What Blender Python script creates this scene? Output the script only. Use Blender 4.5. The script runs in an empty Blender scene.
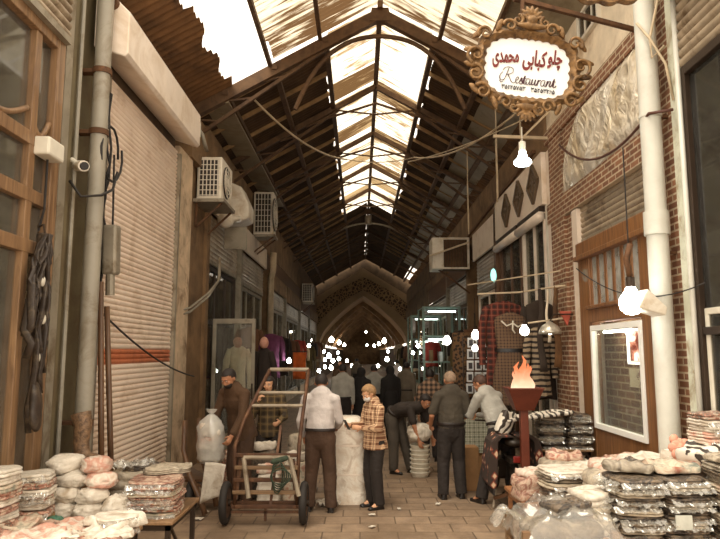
import bpy, bmesh, math, random
from mathutils import Vector, Matrix, noise
V = Vector
PI = math.pi
sin, cos = math.sin, math.cos
SC = bpy.context.scene
COL = SC.collection
rnd = random.Random(7)
TILT = math.radians(7.4)
CT, ST, FPX = cos(TILT), sin(TILT), 638.0
EYE = V((0, 0, 2.0))
XL, XR = -2.95, 3.2          # the two shop lines
RIDGE_X, RIDGE_Z, SLOPE = 0.38, 8.56, 0.558
ORD = ['first', 'second', 'third', 'fourth', 'fifth', 'sixth', 'seventh', 'eighth', 'ninth', 'tenth', 'eleventh', 'twelfth', 'thirteenth', 'fourteenth', 'fifteenth', 'sixteenth']


def _ray(u, v):
    up = (269.5 - v) / FPX
    return V(((u - 360) / FPX, CT - up * ST, ST + up * CT))


def atX(u, v, X):
    r = _ray(u, v); return EYE + r * (X / r.x)


def atY(u, v, Y):
    r = _ray(u, v); return EYE + r * (Y / r.y)


def atZ(u, v, Z):
    r = _ray(u, v); return EYE + r * ((Z - 2) / r.z)


def yX(u, X):
    """distance down the alley of a column u on the wall X (near eye level)"""
    return FPX * X / (u - 360)


def frame_of(d):
    d = d.normalized()
    a = V((0, 0, 1)) if abs(d.z) < .9 else V((0, 1, 0))
    s = d.cross(a).normalized()
    return s, s.cross(d).normalized(), d


class MB:
    def __init__(s):
        s.v, s.f = [], []

    def add(s, vs, fs, M=None):
        o = len(s.v)
        s.v += [tuple(M @ V(p)) if M is not None else tuple(p) for p in vs]
        s.f += [tuple(i + o for i in f) for f in fs]
        return s

    def box(s, c, sz, M=None):
        x, y, z = sz[0] / 2, sz[1] / 2, sz[2] / 2
        vs = [(c[0] + i * x, c[1] + j * y, c[2] + k * z) for k in (-1, 1) for j in (-1, 1) for i in (-1, 1)]
        return s.add(vs, [(0, 2, 3, 1), (4, 5, 7, 6), (0, 1, 5, 4), (2, 6, 7, 3), (0, 4, 6, 2), (1, 3, 7, 5)], M)

    def bb(s, x0, x1, y0, y1, z0, z1, M=None):
        return s.box(((x0 + x1) / 2, (y0 + y1) / 2, (z0 + z1) / 2), (abs(x1 - x0), abs(y1 - y0), abs(z1 - z0)), M)

    def bar(s, p, q, w, h=None):
        """square bar from p to q"""
        p, q = V(p), V(q); h = h or w
        a, b, d = frame_of(q - p)
        vs = [p + a * (i * w / 2) + b * (j * h / 2) for i, j in ((-1, -1), (1, -1), (1, 1), (-1, 1))]
        vs += [x + (q - p) for x in vs]
        return s.add(vs, [(3, 2, 1, 0), (4, 5, 6, 7), (0, 1, 5, 4), (1, 2, 6, 5), (2, 3, 7, 6), (3, 0, 4, 7)])

    def loft(s, rings, close=True):
        o = len(s.v); n = len(rings[0])
        for r in rings:
            s.v += [tuple(p) for p in r]
        for i in range(len(rings) - 1):
            for j in range(n):
                a, b = o + i * n + j, o + i * n + (j + 1) % n
                s.f.append((a, b, b + n, a + n))
        if close:
            s.f.append(tuple(o + j for j in range(n))[::-1])
            s.f.append(tuple(o + (len(rings) - 1) * n + j for j in range(n)))
        return s

    def tube(s, pts, r, n=8, rb=None):
        pts = [V(p) for p in pts]
        rr = r if isinstance(r, (list, tuple)) else [r] * len(pts)
        rings, pa = [], None
        for i, p in enumerate(pts):
            d = (pts[min(i + 1, len(pts) - 1)] - pts[max(i - 1, 0)])
            if d.length < 1e-9: d = V((0, 0, 1))
            d.normalize()
            if pa is None:
                a = frame_of(d)[0]
            else:
                a = (pa - d * pa.dot(d))
                a = a.normalized() if a.length > 1e-6 else frame_of(d)[0]
            pa = a; b = d.cross(a)
            k = (rb[i] / rr[i]) if rb else 1
            rings.append([p + a * cos(2 * PI * j / n) * rr[i] + b * sin(2 * PI * j / n) * rr[i] * k for j in range(n)])
        return s.loft(rings)

    def capsule(s, p, q, r0, r1, n=12, side=None, ry=None, flat0=False, flat1=False):
        """rounded tapering limb; side/ry make the section an ellipse (ry = thickness factor)"""
        p, q = V(p), V(q); d = (q - p)
        L = d.length
        d = d / L if L > 1e-6 else V((0, 0, 1))
        a = (side - d * side.dot(d)).normalized() if side is not None else frame_of(d)[0]
        b = d.cross(a); k = ry or 1
        rings = []
        for t in (() if flat0 else (-80, -50, -25)):
            t = math.radians(t)
            rings.append((p + d * sin(t) * r0, r0 * cos(t)))
        for i in range(5):
            rings.append((p.lerp(q, i / 4), r0 + (r1 - r0) * i / 4))
        for t in (() if flat1 else (25, 50, 80)):
            t = math.radians(t)
            rings.append((q + d * sin(t) * r1, r1 * cos(t)))
        return s.loft([[c + a * cos(2 * PI * j / n) * r + b * sin(2 * PI * j / n) * r * k for j in range(n)] for c, r in rings])

    def ell(s, c, r, M=None, nu=14, nv=10):
        c = V(c)
        rings = []
        for i in range(1, nv):
            t = -PI / 2 + PI * i / nv
            rings.append([V((cos(2 * PI * j / nu) * cos(t) * r[0], sin(2 * PI * j / nu) * cos(t) * r[1], sin(t) * r[2])) for j in range(nu)])
        vs = [p for R in rings for p in R] + [V((0, 0, -r[2])), V((0, 0, r[2]))]
        fs = []
        m = nv - 1
        for i in range(m - 1):
            for j in range(nu):
                a, b = i * nu + j, i * nu + (j + 1) % nu
                fs.append((a, b, b + nu, a + nu))
        for j in range(nu):
            fs.append((m * nu, (j + 1) % nu, j))
            fs.append((m * nu + 1, (m - 1) * nu + j, (m - 1) * nu + (j + 1) % nu))
        if M is not None: vs = [M @ p for p in vs]
        return s.add([p + c for p in vs], fs)

    def lathe(s, prof, c=(0, 0, 0), n=20, M=None):
        c = V(c)
        rings = [[V((cos(2 * PI * j / n) * max(r, 1e-4), sin(2 * PI * j / n) * max(r, 1e-4), z)) for j in range(n)] for r, z in prof]
        if M is not None: rings = [[M @ p for p in R] for R in rings]
        return s.loft([[p + c for p in R] for R in rings])

    def prism(s, poly, t0, t1, M=None):
        """polygon in local XZ extruded along Y from t0 to t1"""
        n = len(poly)
        vs = [(x, t0, z) for x, z in poly] + [(x, t1, z) for x, z in poly]
        fs = [tuple(range(n)), tuple(range(2 * n - 1, n - 1, -1))]
        fs += [(i, i + n, (i + 1) % n + n, (i + 1) % n) for i in range(n)]
        return s.add(vs, fs, M)

    def grid(s, fn, nu, nv):
        o = len(s.v)
        for i in range(nu + 1):
            for j in range(nv + 1):
                s.v.append(tuple(fn(i / nu, j / nv)))
        for i in range(nu):
            for j in range(nv):
                a = o + i * (nv + 1) + j
                s.f.append((a, a + 1, a + nv + 2, a + nv + 1))
        return s

    def sheet(s, fn, nu, nv, th, up=V((0, 0, 1))):
        """grid with thickness th below it"""
        o = len(s.v); n = nv + 1
        top = [V(fn(i / nu, j / nv)) for i in range(nu + 1) for j in range(nv + 1)]
        s.v += [tuple(p) for p in top] + [tuple(p - up * th) for p in top]
        N = len(top)
        for i in range(nu):
            for j in range(nv):
                a = o + i * n + j
                s.f.append((a, a + n, a + n + 1, a + 1))
                s.f.append((a + N, a + N + 1, a + n + 1 + N, a + n + N))
        bord = [i * n for i in range(nu)] + [nu * n + j for j in range(nv)] + [i * n + nv for i in range(nu, 0, -1)] + [j for j in range(nv, 0, -1)]
        m = len(bord)
        for k in range(m):
            a, b = o + bord[k], o + bord[(k + 1) % m]
            s.f.append((a, a + N, b + N, b))
        return s

    def jitter(s, amp, sc, seed=0):
        s.v = [tuple(V(p) + noise.noise_vector(V(p) * sc + V((seed * 7.3, seed * 3.1, seed))) * amp) for p in s.v]
        return s

    def build(s, name, mat, parent=None, smooth=None, bevel=0, seg=2):
        me = bpy.data.meshes.new(name)
        off = V((0, 0, 0)); q = parent
        while q is not None:
            off += q.location; q = q.parent
        me.from_pydata([tuple(V(p) - off) for p in s.v] if off.length else s.v, [], s.f)
        me.update()
        return link(name, me, mat, parent, smooth, bevel, seg)


def link(name, me, mat, parent=None, smooth=None, bevel=0, seg=2):
    if mat is not None:
        me.materials.clear(); me.materials.append(mat)
    bm = bmesh.new(); bm.from_mesh(me)
    bmesh.ops.recalc_face_normals(bm, faces=bm.faces); bm.to_mesh(me); bm.free()
    if smooth:
        for p in me.polygons: p.use_smooth = True
        if smooth is not True: me.set_sharp_from_angle(angle=math.radians(smooth))
    o = bpy.data.objects.new(name, me); COL.objects.link(o)
    o.parent = parent
    if bevel:
        b = o.modifiers.new('bevel', 'BEVEL'); b.width = bevel; b.segments = seg; b.limit_method = 'ANGLE'; b.angle_limit = math.radians(50)
    return o


def tag(o, label=None, cat=None, group=None, kind=None):
    if label: o['label'] = label
    if cat: o['category'] = cat
    if group: o['group'] = group
    if kind: o['kind'] = kind
    return o


def root(name, loc, label=None, cat=None, group=None, kind=None):
    o = bpy.data.objects.new(name, None); COL.objects.link(o)
    o.location = loc; o.empty_display_size = .1
    return tag(o, label, cat, group, kind)


def struct(o):
    o['kind'] = 'structure'; return o


def dup(o, loc=None, rz=None, label=None, group=None, parent=None):
    c = o.copy(); COL.objects.link(c)
    if parent is not None: c.parent = parent
    for ch in list(o.children): dup(ch, parent=c)
    if loc is not None: c.location = loc
    if rz is not None: c.rotation_euler.z = rz
    if label: c['label'] = label
    if group: c['group'] = group
    return c


def remesh(mb, voxel, smooth=2):
    me = bpy.data.meshes.new('t'); me.from_pydata(mb.v, [], mb.f); me.update()
    bm = bmesh.new(); bm.from_mesh(me); bmesh.ops.recalc_face_normals(bm, faces=bm.faces); bm.to_mesh(me); bm.free()
    o = bpy.data.objects.new('t', me); COL.objects.link(o)
    m = o.modifiers.new('r', 'REMESH'); m.mode = 'VOXEL'; m.voxel_size = voxel
    if smooth:
        k = o.modifiers.new('s', 'SMOOTH'); k.factor = .5; k.iterations = smooth
    dg = bpy.context.evaluated_depsgraph_get(); dg.update()
    r = bpy.data.meshes.new_from_object(o.evaluated_get(dg))
    bpy.data.objects.remove(o); bpy.data.meshes.remove(me)
    return r


def from_mesh(me):
    mb = MB(); mb.v = [tuple(v.co) for v in me.vertices]; mb.f = [tuple(p.vertices) for p in me.polygons]
    bpy.data.meshes.remove(me)
    return mb


def text_mb(s, size, M, ext=.002, shear=0.0, align='CENTER', sx=1.0, bold=0.0):
    c = bpy.data.curves.new('t', 'FONT'); c.body = s; c.size = size; c.extrude = ext; c.shear = shear; c.align_x = align; c.resolution_u = 4; c.offset = bold
    o = bpy.data.objects.new('t', c); COL.objects.link(o)
    bpy.context.view_layer.update()
    me = o.to_mesh()
    mb = MB(); K = M @ Matrix.Rotation(PI / 2, 4, 'X') @ Matrix.Diagonal((sx, 1, 1, 1))
    mb.v = [tuple(K @ v.co) for v in me.vertices]; mb.f = [tuple(p.vertices) for p in me.polygons]
    o.to_mesh_clear(); bpy.data.objects.remove(o); bpy.data.curves.remove(c)
    return mb


# ------------------------------------------------------------------ materials
class N:
    def __init__(s, name):
        s.m = bpy.data.materials.new(name); s.m.use_nodes = True
        s.t = s.m.node_tree; s.t.nodes.clear()
        s.out = s.n('ShaderNodeOutputMaterial')

    def n(s, typ, **k):
        x = s.t.nodes.new(typ)
        for a, b in k.items(): setattr(x, a, b)
        return x

    def l(s, a, b):
        s.t.links.new(a, b)

    def coord(s, axes=None, scale=1.0):
        c = s.n('ShaderNodeTexCoord').outputs['Object']
        if axes:
            sp = s.n('ShaderNodeSeparateXYZ'); cb = s.n('ShaderNodeCombineXYZ'); s.l(c, sp.inputs[0])
            for i, a in enumerate(axes): s.l(sp.outputs['XYZ'.index(a)], cb.inputs[i])
            c = cb.outputs[0]
        if scale != 1.0:
            mp = s.n('ShaderNodeVectorMath', operation='MULTIPLY'); s.l(c, mp.inputs[0])
            mp.inputs[1].default_value = scale if isinstance(scale, tuple) else (scale,) * 3
            c = mp.outputs[0]
        return c

    def noise(s, vec, scale, detail=4, rough=.55, dist=0):
        x = s.n('ShaderNodeTexNoise'); x.inputs['Scale'].default_value = scale; x.inputs['Detail'].default_value = detail
        x.inputs['Roughness'].default_value = rough; x.inputs['Distortion'].default_value = dist
        s.l(vec, x.inputs['Vector']); return x.outputs['Fac']

    def ramp(s, fac, stops):
        r = s.n('ShaderNodeValToRGB'); e = r.color_ramp.elements
        while len(e) < len(stops): e.new(.5)
        for i, (p, c) in enumerate(stops):
            e[i].position = p; e[i].color = (*c, 1)
        s.l(fac, r.inputs[0]); return r.outputs[0]

    def mix(s, fac, a, b, mode='MIX'):
        x = s.n('ShaderNodeMix', data_type='RGBA', blend_type=mode)
        for sock, val in ((x.inputs[0], fac), (x.inputs[6], a), (x.inputs[7], b)):
            if hasattr(val, 'links'): s.l(val, sock)
            elif isinstance(val, tuple): sock.default_value = (*val, 1)
            else: sock.default_value = val
        return x.outputs[2]

    def math(s, op, a, b=0.0):
        x = s.n('ShaderNodeMath', operation=op)
        for i, val in enumerate((a, b)):
            if hasattr(val, 'links'): s.l(val, x.inputs[i])
            else: x.inputs[i].default_value = val
        return x.outputs[0]

    def bump(s, h, strength=.3, dist=.02, normal=None):
        b = s.n('ShaderNodeBump'); b.inputs['Strength'].default_value = strength; b.inputs['Distance'].default_value = dist
        s.l(h, b.inputs['Height'])
        if normal is not None: s.l(normal, b.inputs['Normal'])
        return b.outputs[0]

    def bsdf(s, col, rough=.6, metal=0.0, normal=None, **k):
        p = s.n('ShaderNodeBsdfPrincipled')
        for sock, val in (('Base Color', col), ('Roughness', rough), ('Metallic', metal)):
            if hasattr(val, 'links'): s.l(val, p.inputs[sock])
            elif isinstance(val, tuple): p.inputs[sock].default_value = (*val, 1)
            else: p.inputs[sock].default_value = val
        if normal is not None: s.l(normal, p.inputs['Normal'])
        for a, b in k.items():
            sock = p.inputs[a.replace('_', ' ')]
            if hasattr(b, 'links'): s.l(b, sock)
            else: sock.default_value = (*b, 1) if isinstance(b, tuple) else b
        s.l(p.outputs[0], s.out.inputs[0]); return p


def srgb(r, g, b):
    return tuple(((x / 255) / 12.92 if x <= 10 else ((x / 255 + .055) / 1.055) ** 2.4) for x in (r, g, b))


def sc(c, k):
    return tuple(max(0, min(1, x * k)) for x in c)


MATS = {}


def plain(name, col, rough=.6, metal=0.0, var=.25, scale=5, bump=.15, bscale=60, dirt=None, rand=0.0, bdist=.01, **k):
    """one colour with cloudy variation, optional stains of colour dirt, and fine bump"""
    if name in MATS: return MATS[name]
    x = N(name); c = x.coord()
    nz = x.noise(c, scale, 5)
    col_ = x.ramp(nz, [(.3, sc(col, 1 - var)), (.7, sc(col, 1 + var))])
    if dirt:
        d = x.noise(c, scale * .6, 6, .7, .6)
        col_ = x.mix(x.ramp(d, [(.5, (0, 0, 0)), (.68, (1, 1, 1))]), col_, dirt)
    if rand:
        oi = x.n('ShaderNodeObjectInfo')
        col_ = x.mix(1.0, col_, x.ramp(oi.outputs['Random'], [(0, (1 - rand,) * 3), (1, (1 + rand * .6, 1 + rand * .5, 1 + rand * .4))]), 'MULTIPLY')
    nb = x.bump(x.noise(c, bscale, 3), bump, bdist) if bump else None
    x.bsdf(col_, rough, metal, nb, **k)
    MATS[name] = x.m
    return x.m


def brick_mat(name, c1, c2, mortar, axes, w, h, msize=.012, rough=.85, bump=.4, dirt=None):
    x = N(name); c = x.coord(axes)
    b = x.n('ShaderNodeTexBrick'); x.l(c, b.inputs['Vector'])
    b.inputs['Scale'].default_value = 1; b.inputs['Brick Width'].default_value = w; b.inputs['Row Height'].default_value = h
    b.inputs['Mortar Size'].default_value = msize; b.inputs['Mortar Smooth'].default_value = .3
    b.inputs['Color1'].default_value = (*c1, 1); b.inputs['Color2'].default_value = (*c2, 1); b.inputs['Mortar'].default_value = (*mortar, 1)
    nz = x.noise(c, 3.5, 6, .65)
    col = x.mix(1.0, b.outputs['Color'], x.ramp(nz, [(.25, (.55, .52, .5)), (.75, (1.15, 1.12, 1.1))]), 'MULTIPLY')
    if dirt:
        col = x.mix(x.ramp(x.noise(c, 1.1, 6, .7, .5), [(.5, (0, 0, 0)), (.7, (.8, .8, .8))]), col, dirt)
    hgt = x.math('SUBTRACT', x.noise(c, 25, 4), x.math('MULTIPLY', b.outputs['Fac'], 1.5))
    x.bsdf(col, rough, 0, x.bump(hgt, bump, .012))
    return x.m


def plaid_mat(name, base, s1, s2, axes='XZY', size=.09, rough=.85):
    """woven check: two sets of stripes multiplied over a base"""
    x = N(name); c = x.coord(axes, 1 / size)
    sp = x.n('ShaderNodeSeparateXYZ'); x.l(c, sp.inputs[0])
    def stripe(o, w, ph):
        return x.math('LESS_THAN', x.math('FRACT', x.math('ADD', o, 50 + ph)), w)
    a, b = stripe(sp.outputs[0], .45, 0), stripe(sp.outputs[1], .45, .2)
    t = x.math('MULTIPLY', x.math('ADD', a, b), .5)
    col = x.mix(t, base, s1)
    thin = x.math('MAXIMUM', stripe(sp.outputs[0], .09, .3), stripe(sp.outputs[1], .09, .5))
    col = x.mix(x.math('MULTIPLY', thin, .8), col, s2)
    x.bsdf(col, rough, 0, x.bump(x.noise(x.coord(), 40, 4), .3, .01))
    return x.m


def stripe_mat(name, a, b, axis='Z', size=.06, width=.5, rough=.85, wob=.15):
    x = N(name); c = x.coord()
    sp = x.n('ShaderNodeSeparateXYZ'); x.l(c, sp.inputs[0])
    o = x.math('ADD', x.math('DIVIDE', sp.outputs['XYZ'.index(axis)], size), x.math('MULTIPLY', x.noise(c, 6, 2), wob * 4))
    f = x.math('LESS_THAN', x.math('FRACT', x.math('ADD', o, 60)), width)
    x.bsdf(x.mix(f, a, b), rough, 0, x.bump(x.noise(c, 50, 4), .3, .01))
    return x.m


def wrap_mat(name, cols, coat=.9, scale=7, rand=.25, crinkle=.9, print_scale=None):
    """folded cloth seen through crinkled clear wrapping"""
    x = N(name); c = x.coord()
    oi = x.n('ShaderNodeObjectInfo')
    off = x.n('ShaderNodeVectorMath', operation='ADD'); x.l(c, off.inputs[0])
    sh = x.math('MULTIPLY', oi.outputs['Random'], 40.0)
    cb = x.n('ShaderNodeCombineXYZ')
    for i in range(3): x.l(sh, cb.inputs[i])
    x.l(cb.outputs[0], off.inputs[1]); c = off.outputs[0]
    nz = x.noise(c, print_scale or scale, 3, .6, .8)
    n = len(cols)
    col = x.ramp(nz, [(.3 + .4 * i / max(1, n - 1), k) for i, k in enumerate(cols)])
    col = x.mix(1.0, col, x.ramp(oi.outputs['Random'], [(0, (1 - rand,) * 3), (1, (1 + rand * .5,) * 3)]), 'MULTIPLY')
    h = x.noise(c, 14, 5, .6, 1.2)
    nb = x.bump(h, crinkle, .06)
    x.bsdf(col, .7, 0, x.bump(h, .35, .02), Coat_Weight=coat, Coat_Roughness=.1, Coat_Normal=nb)
    return x.m


def emit_mat(name, col, strength):
    x = N(name)
    e = x.n('ShaderNodeEmission'); e.inputs[0].default_value = (*col, 1); e.inputs[1].default_value = strength
    x.l(e.outputs[0], x.out.inputs[0]); return x.m


def glass_mat(name, tint=(.9, .95, .92), refl=.12, haze=.0):
    """thin pane: mostly see-through with a mirror component, dusty if haze"""
    x = N(name)
    tr = x.n('ShaderNodeBsdfTransparent'); tr.inputs[0].default_value = (*tint, 1)
    gl = x.n('ShaderNodeBsdfGlossy'); gl.inputs['Roughness'].default_value = .03
    fr = x.n('ShaderNodeLayerWeight'); fr.inputs[0].default_value = .5
    f = x.math('ADD', x.math('MULTIPLY', x.math('POWER', fr.outputs['Facing'], 5.0), .5), refl * .5)
    mx = x.n('ShaderNodeMixShader'); x.l(f, mx.inputs[0]); x.l(tr.outputs[0], mx.inputs[1]); x.l(gl.outputs[0], mx.inputs[2])
    o = mx.outputs[0]
    if haze:
        df = x.n('ShaderNodeBsdfDiffuse'); df.inputs[0].default_value = (.8, .78, .72, 1)
        m2 = x.n('ShaderNodeMixShader'); x.l(x.math('MULTIPLY', x.noise(x.coord(), 4, 5), haze * 2), m2.inputs[0]); x.l(o, m2.inputs[1]); x.l(df.outputs[0], m2.inputs[2]); o = m2.outputs[0]
    x.l(o, x.out.inputs[0]); return x.m


def sheet_mat(name, col, stain, amount, transl=.7, streak=(1.2, 14, 1.2), clear=0.0):
    """translucent corrugated roofing, streaked with dirt down the slope"""
    x = N(name); c = x.coord(None, streak)
    nz = x.noise(c, 1.0, 6, .62, .4)
    big = x.noise(x.coord(), .55, 3)
    f = x.math('ADD', nz, x.math('MULTIPLY', x.math('SUBTRACT', big, .5), .9))
    k = .5 + .28 * (1 - 2 * amount)
    cc = x.ramp(f, [(k - .07, col), (k + .07, stain)])
    tl = x.n('ShaderNodeBsdfTranslucent'); x.l(cc, tl.inputs[0])
    df = x.n('ShaderNodeBsdfDiffuse'); x.l(cc, df.inputs[0])
    mx = x.n('ShaderNodeMixShader'); mx.inputs[0].default_value = transl; x.l(df.outputs[0], mx.inputs[1]); x.l(tl.outputs[0], mx.inputs[2])
    o = mx.outputs[0]
    if clear:
        tr = x.n('ShaderNodeBsdfTransparent'); x.l(cc, tr.inputs[0])
        m2 = x.n('ShaderNodeMixShader'); m2.inputs[0].default_value = clear; x.l(o, m2.inputs[1]); x.l(tr.outputs[0], m2.inputs[2]); o = m2.outputs[0]
    x.l(o, x.out.inputs[0]); return x.m


def wood_mat(name, a, b, axis='Z', rough=.5, scale=1.0):
    x = N(name)
    st = {'X': (1.2, 14, 14), 'Y': (14, 1.2, 14), 'Z': (14, 14, 1.2)}[axis]
    c = x.coord(None, tuple(k * scale for k in st))
    g = x.noise(c, 1.0, 6, .6, 1.5)
    x.bsdf(x.ramp(g, [(.3, a), (.7, b)]), rough, 0, x.bump(g, .2, .01), Coat_Weight=.15)
    return x.m
# ------------------------------------------------------------------ palette
BROWN = srgb(120, 92, 62)
plaster = plain('plaster_brown', srgb(126, 98, 67), .9, var=.3, scale=2.2, bump=.4, bscale=18, dirt=srgb(88, 66, 44))
plaster_pale = plain('plaster_pale', srgb(226, 210, 184), .9, var=.18, scale=2.5, bump=.5, bscale=12, dirt=srgb(190, 164, 132))
concrete_dark = plain('concrete_dark', srgb(88, 68, 47), .9, var=.3, scale=3, bump=.4, bscale=20, dirt=srgb(66, 50, 34))
stone_jamb = plain('stone_jamb', srgb(200, 176, 146), .8, var=.25, scale=3, bump=.4, bscale=16, dirt=srgb(112, 84, 56))
cream_metal = plain('cream_metal', srgb(228, 212, 194), .45, .05, var=.06, scale=3, bump=.05, dirt=srgb(208, 186, 160))
shutter_cream = plain('shutter_cream', srgb(232, 212, 192), .5, .1, var=.05, scale=2.5, bump=.06, dirt=srgb(206, 180, 154))
shutter_orange = plain('shutter_orange', srgb(192, 112, 72), .5, .1, var=.15, dirt=srgb(150, 84, 52))
shutter_grey = plain('shutter_grey', srgb(168, 150, 126), .42, .35, var=.18, scale=3, dirt=srgb(110, 88, 62))
grey_metal = plain('grey_metal', srgb(148, 138, 120), .5, .3, var=.15, scale=4, dirt=srgb(104, 86, 62))
olive_paint = plain('olive_paint', srgb(104, 92, 66), .6, 0, var=.2, scale=3, dirt=srgb(90, 72, 48))
pipe_white = plain('pipe_white', srgb(205, 202, 190), .4, 0, var=.08, scale=3, bump=.05, dirt=srgb(196, 190, 176))
pipe_grey = plain('pipe_grey', srgb(146, 138, 122), .45, 0, var=.12, scale=3, bump=.05, dirt=srgb(112, 96, 72))
pale_green_post = plain('pale_post', srgb(196, 196, 176), .6, 0, var=.12, scale=5, dirt=srgb(146, 126, 96))
dark_metal = plain('dark_metal', srgb(58, 44, 32), .5, .5, var=.2)
rust_metal = plain('rust_metal', srgb(98, 66, 40), .75, .3, var=.35, scale=8, dirt=srgb(64, 40, 24))
black_rubber = plain('black_rubber', srgb(38, 32, 27), .75, 0, var=.2, bump=.3)
cable_black = plain('cable_black', srgb(34, 28, 24), .6)
cable_pale = plain('cable_pale', srgb(190, 170, 140), .6)
sheet_dark = plain('sheet_dark', srgb(78, 57, 36), .8, .2, var=.4, scale=1.6, bump=.2, dirt=srgb(60, 40, 24))
sheet_rust = plain('sheet_rust', srgb(112, 78, 46), .85, .15, var=.4, scale=2.4, bump=.3, dirt=srgb(66, 44, 26))
sheet_smooth = plain('sheet_smooth', srgb(150, 136, 110), .55, .2, var=.15, scale=1.5, bump=.1, dirt=srgb(112, 92, 64))
batten_pale = plain('batten_pale', srgb(150, 118, 78), .8, 0, var=.3, scale=6)
truss_brown = plain('truss_brown', srgb(94, 68, 43), .7, .2, var=.3, scale=6, dirt=srgb(74, 50, 30))
pale_tube = plain('pale_tube', srgb(146, 132, 112), .6, .1, var=.2, dirt=srgb(104, 84, 62))
white_box = plain('white_box', srgb(214, 206, 188), .5, 0, var=.08, bump=.05)
white_enamel = plain('white_enamel', srgb(222, 212, 194), .35, 0, var=.06, bump=.03, dirt=srgb(196, 176, 146))
fan_dark = plain('fan_dark', srgb(48, 38, 28), .6)
wood_orange = wood_mat('wood_orange', srgb(98, 62, 34), srgb(148, 102, 60), 'Z')
wood_left = wood_mat('wood_left', srgb(98, 70, 46), srgb(152, 118, 83), 'Z')
wood_dark = wood_mat('wood_dark', srgb(70, 46, 28), srgb(110, 76, 46), 'Z')
wood_old = wood_mat('wood_old', srgb(96, 70, 46), srgb(142, 110, 76), 'X')
wood_slat = wood_mat('wood_slat', srgb(92, 66, 42), srgb(150, 118, 82), 'X')
glass = glass_mat('glass', (.9, .92, .88), .08, .06)
glass_dusty = glass_mat('glass_dusty', (.62, .6, .52), .08, .05)
glass_dark = glass_mat('glass_dark', (.45, .42, .36), .08, .03)
brick_side = brick_mat('brick_side', srgb(150, 104, 74), srgb(122, 82, 58), srgb(196, 178, 150), 'YZX', .22, .075, .012)
brick_front = brick_mat('brick_front', srgb(150, 104, 74), srgb(122, 82, 58), srgb(196, 178, 150), 'XZY', .22, .075, .012)
brick_in = brick_mat('brick_in', srgb(138, 92, 62), srgb(112, 74, 50), srgb(186, 164, 132), 'YZX', .28, .1, .014)
paver = brick_mat('paver', srgb(154, 132, 108), srgb(138, 117, 95), srgb(102, 84, 66), 'XYZ', .42, .34, .01, .62, .35, dirt=srgb(104, 84, 62))
glass_frost = glass_mat('glass_frost', (.8, .8, .74), .2, .3)
bright_sheet = sheet_mat('bright_sheet', srgb(240, 230, 208), srgb(104, 80, 56), .52, .6, (1.1, 13, 1.1))
sky_sheet = sheet_mat('sky_sheet', srgb(244, 238, 224), srgb(150, 128, 98), .42, .8, (1.5, 9, 1.5), clear=.2)
dirty_sheet = sheet_mat('dirty_sheet', srgb(168, 146, 112), srgb(96, 74, 50), .6, .7, (1.5, 12, 1.5))
foil = None


def _foil():
    x = N('foil'); c = x.coord(None, (1, 1.2, .5))
    h = x.noise(c, 3.2, 5, .55, 1.2)
    col = x.ramp(x.noise(c, 2.2, 4), [(.3, srgb(226, 206, 170)), (.65, srgb(252, 246, 232))])
    x.bsdf(col, .2, .35, x.bump(h, .9, .14), Coat_Weight=.6, Coat_Roughness=.12)
    return x.m


foil = _foil()
lattice_mat = None


def _lattice():
    """carved lattice screen: dark cells between pale ribs"""
    x = N('lattice'); c = x.coord()
    v = x.n('ShaderNodeTexVoronoi', feature='DISTANCE_TO_EDGE'); x.l(c, v.inputs['Vector']); v.inputs['Scale'].default_value = 5.2
    f = x.ramp(v.outputs['Distance'], [(.06, srgb(150, 118, 80)), (.16, srgb(70, 50, 32))])
    x.bsdf(f, .9, 0, x.bump(v.outputs['Distance'], .6, .05)); return x.m


lattice_mat = _lattice()
bulb_white = emit_mat('bulb_white', (1, .97, .88), 14)
bulb_cool = emit_mat('bulb_cool', (.86, 1, .97), 16)
bulb_warm = emit_mat('bulb_warm', (1, .86, .66), 12)
gold_frame = plain('gold_frame', srgb(126, 94, 56), .5, .35, var=.4, scale=18, bump=.5, bscale=40, dirt=srgb(66, 44, 26))
sign_white = plain('sign_white', srgb(244, 244, 240), .4, 0, var=.02, bump=0)
ink_red = plain('ink_red', srgb(112, 28, 24), .5, var=.35, scale=14, bump=0)
ink_dark = plain('ink_dark', srgb(62, 22, 34), .5, var=.1, bump=0)
ink_black = plain('ink_black', srgb(40, 34, 40), .5, var=.1, bump=0)
# ------------------------------------------------------------------ setting: ground, walls, roof
def rz_(x): return RIDGE_Z - SLOPE * abs(x - RIDGE_X)


struct(MB().bb(-6, 6.5, -3, 112, -.2, 0).build('floor', paver))
struct(MB().bb(-3.9, -3.62, 4.2, 44.2, 0, 6.35).build('wall_left', concrete_dark))
struct(MB().bb(3.62, 3.9, 10.6, 44.2, 0, 6.2).build('wall_right', concrete_dark))


def roof_strip(name, x0, x1, y0, y1, mat, pitch=.13, amp=.018, dz=0.0, rag0=0.0, rag1=0.0, seed=1, nx=None):
    """corrugated sheet running down the slope between x0 and x1; ragged lower / upper edges"""
    ny = max(4, int((y1 - y0) / pitch * 6)); nx = nx or max(2, int(abs(x1 - x0) / .5))
    r = random.Random(seed)
    nsh = int((y1 - y0) / .8) + 2
    e0 = [r.uniform(0, rag0) for _ in range(nsh)]; e1 = [r.uniform(0, rag1) for _ in range(nsh)]

    def fn(a, b):
        y = y0 + (y1 - y0) * b; k = int((y - y0) / .8)
        w = noise.noise(V((y * 1.7, seed, 0)))
        xa = x0 + math.copysign(1, x1 - x0) * (e0[k] + rag0 * .5 * w); xb = x1 - math.copysign(1, x1 - x0) * (e1[k] + rag1 * .4 * w)
        x = xa + (xb - xa) * a
        sag = .03 * noise.noise(V((x, y * .7, seed * 3)))
        return (x, y, rz_(x) + dz + sag + amp * sin(2 * PI * y / pitch))
    return struct(MB().grid(fn, nx, ny).build(name, mat, None, True))


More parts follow.
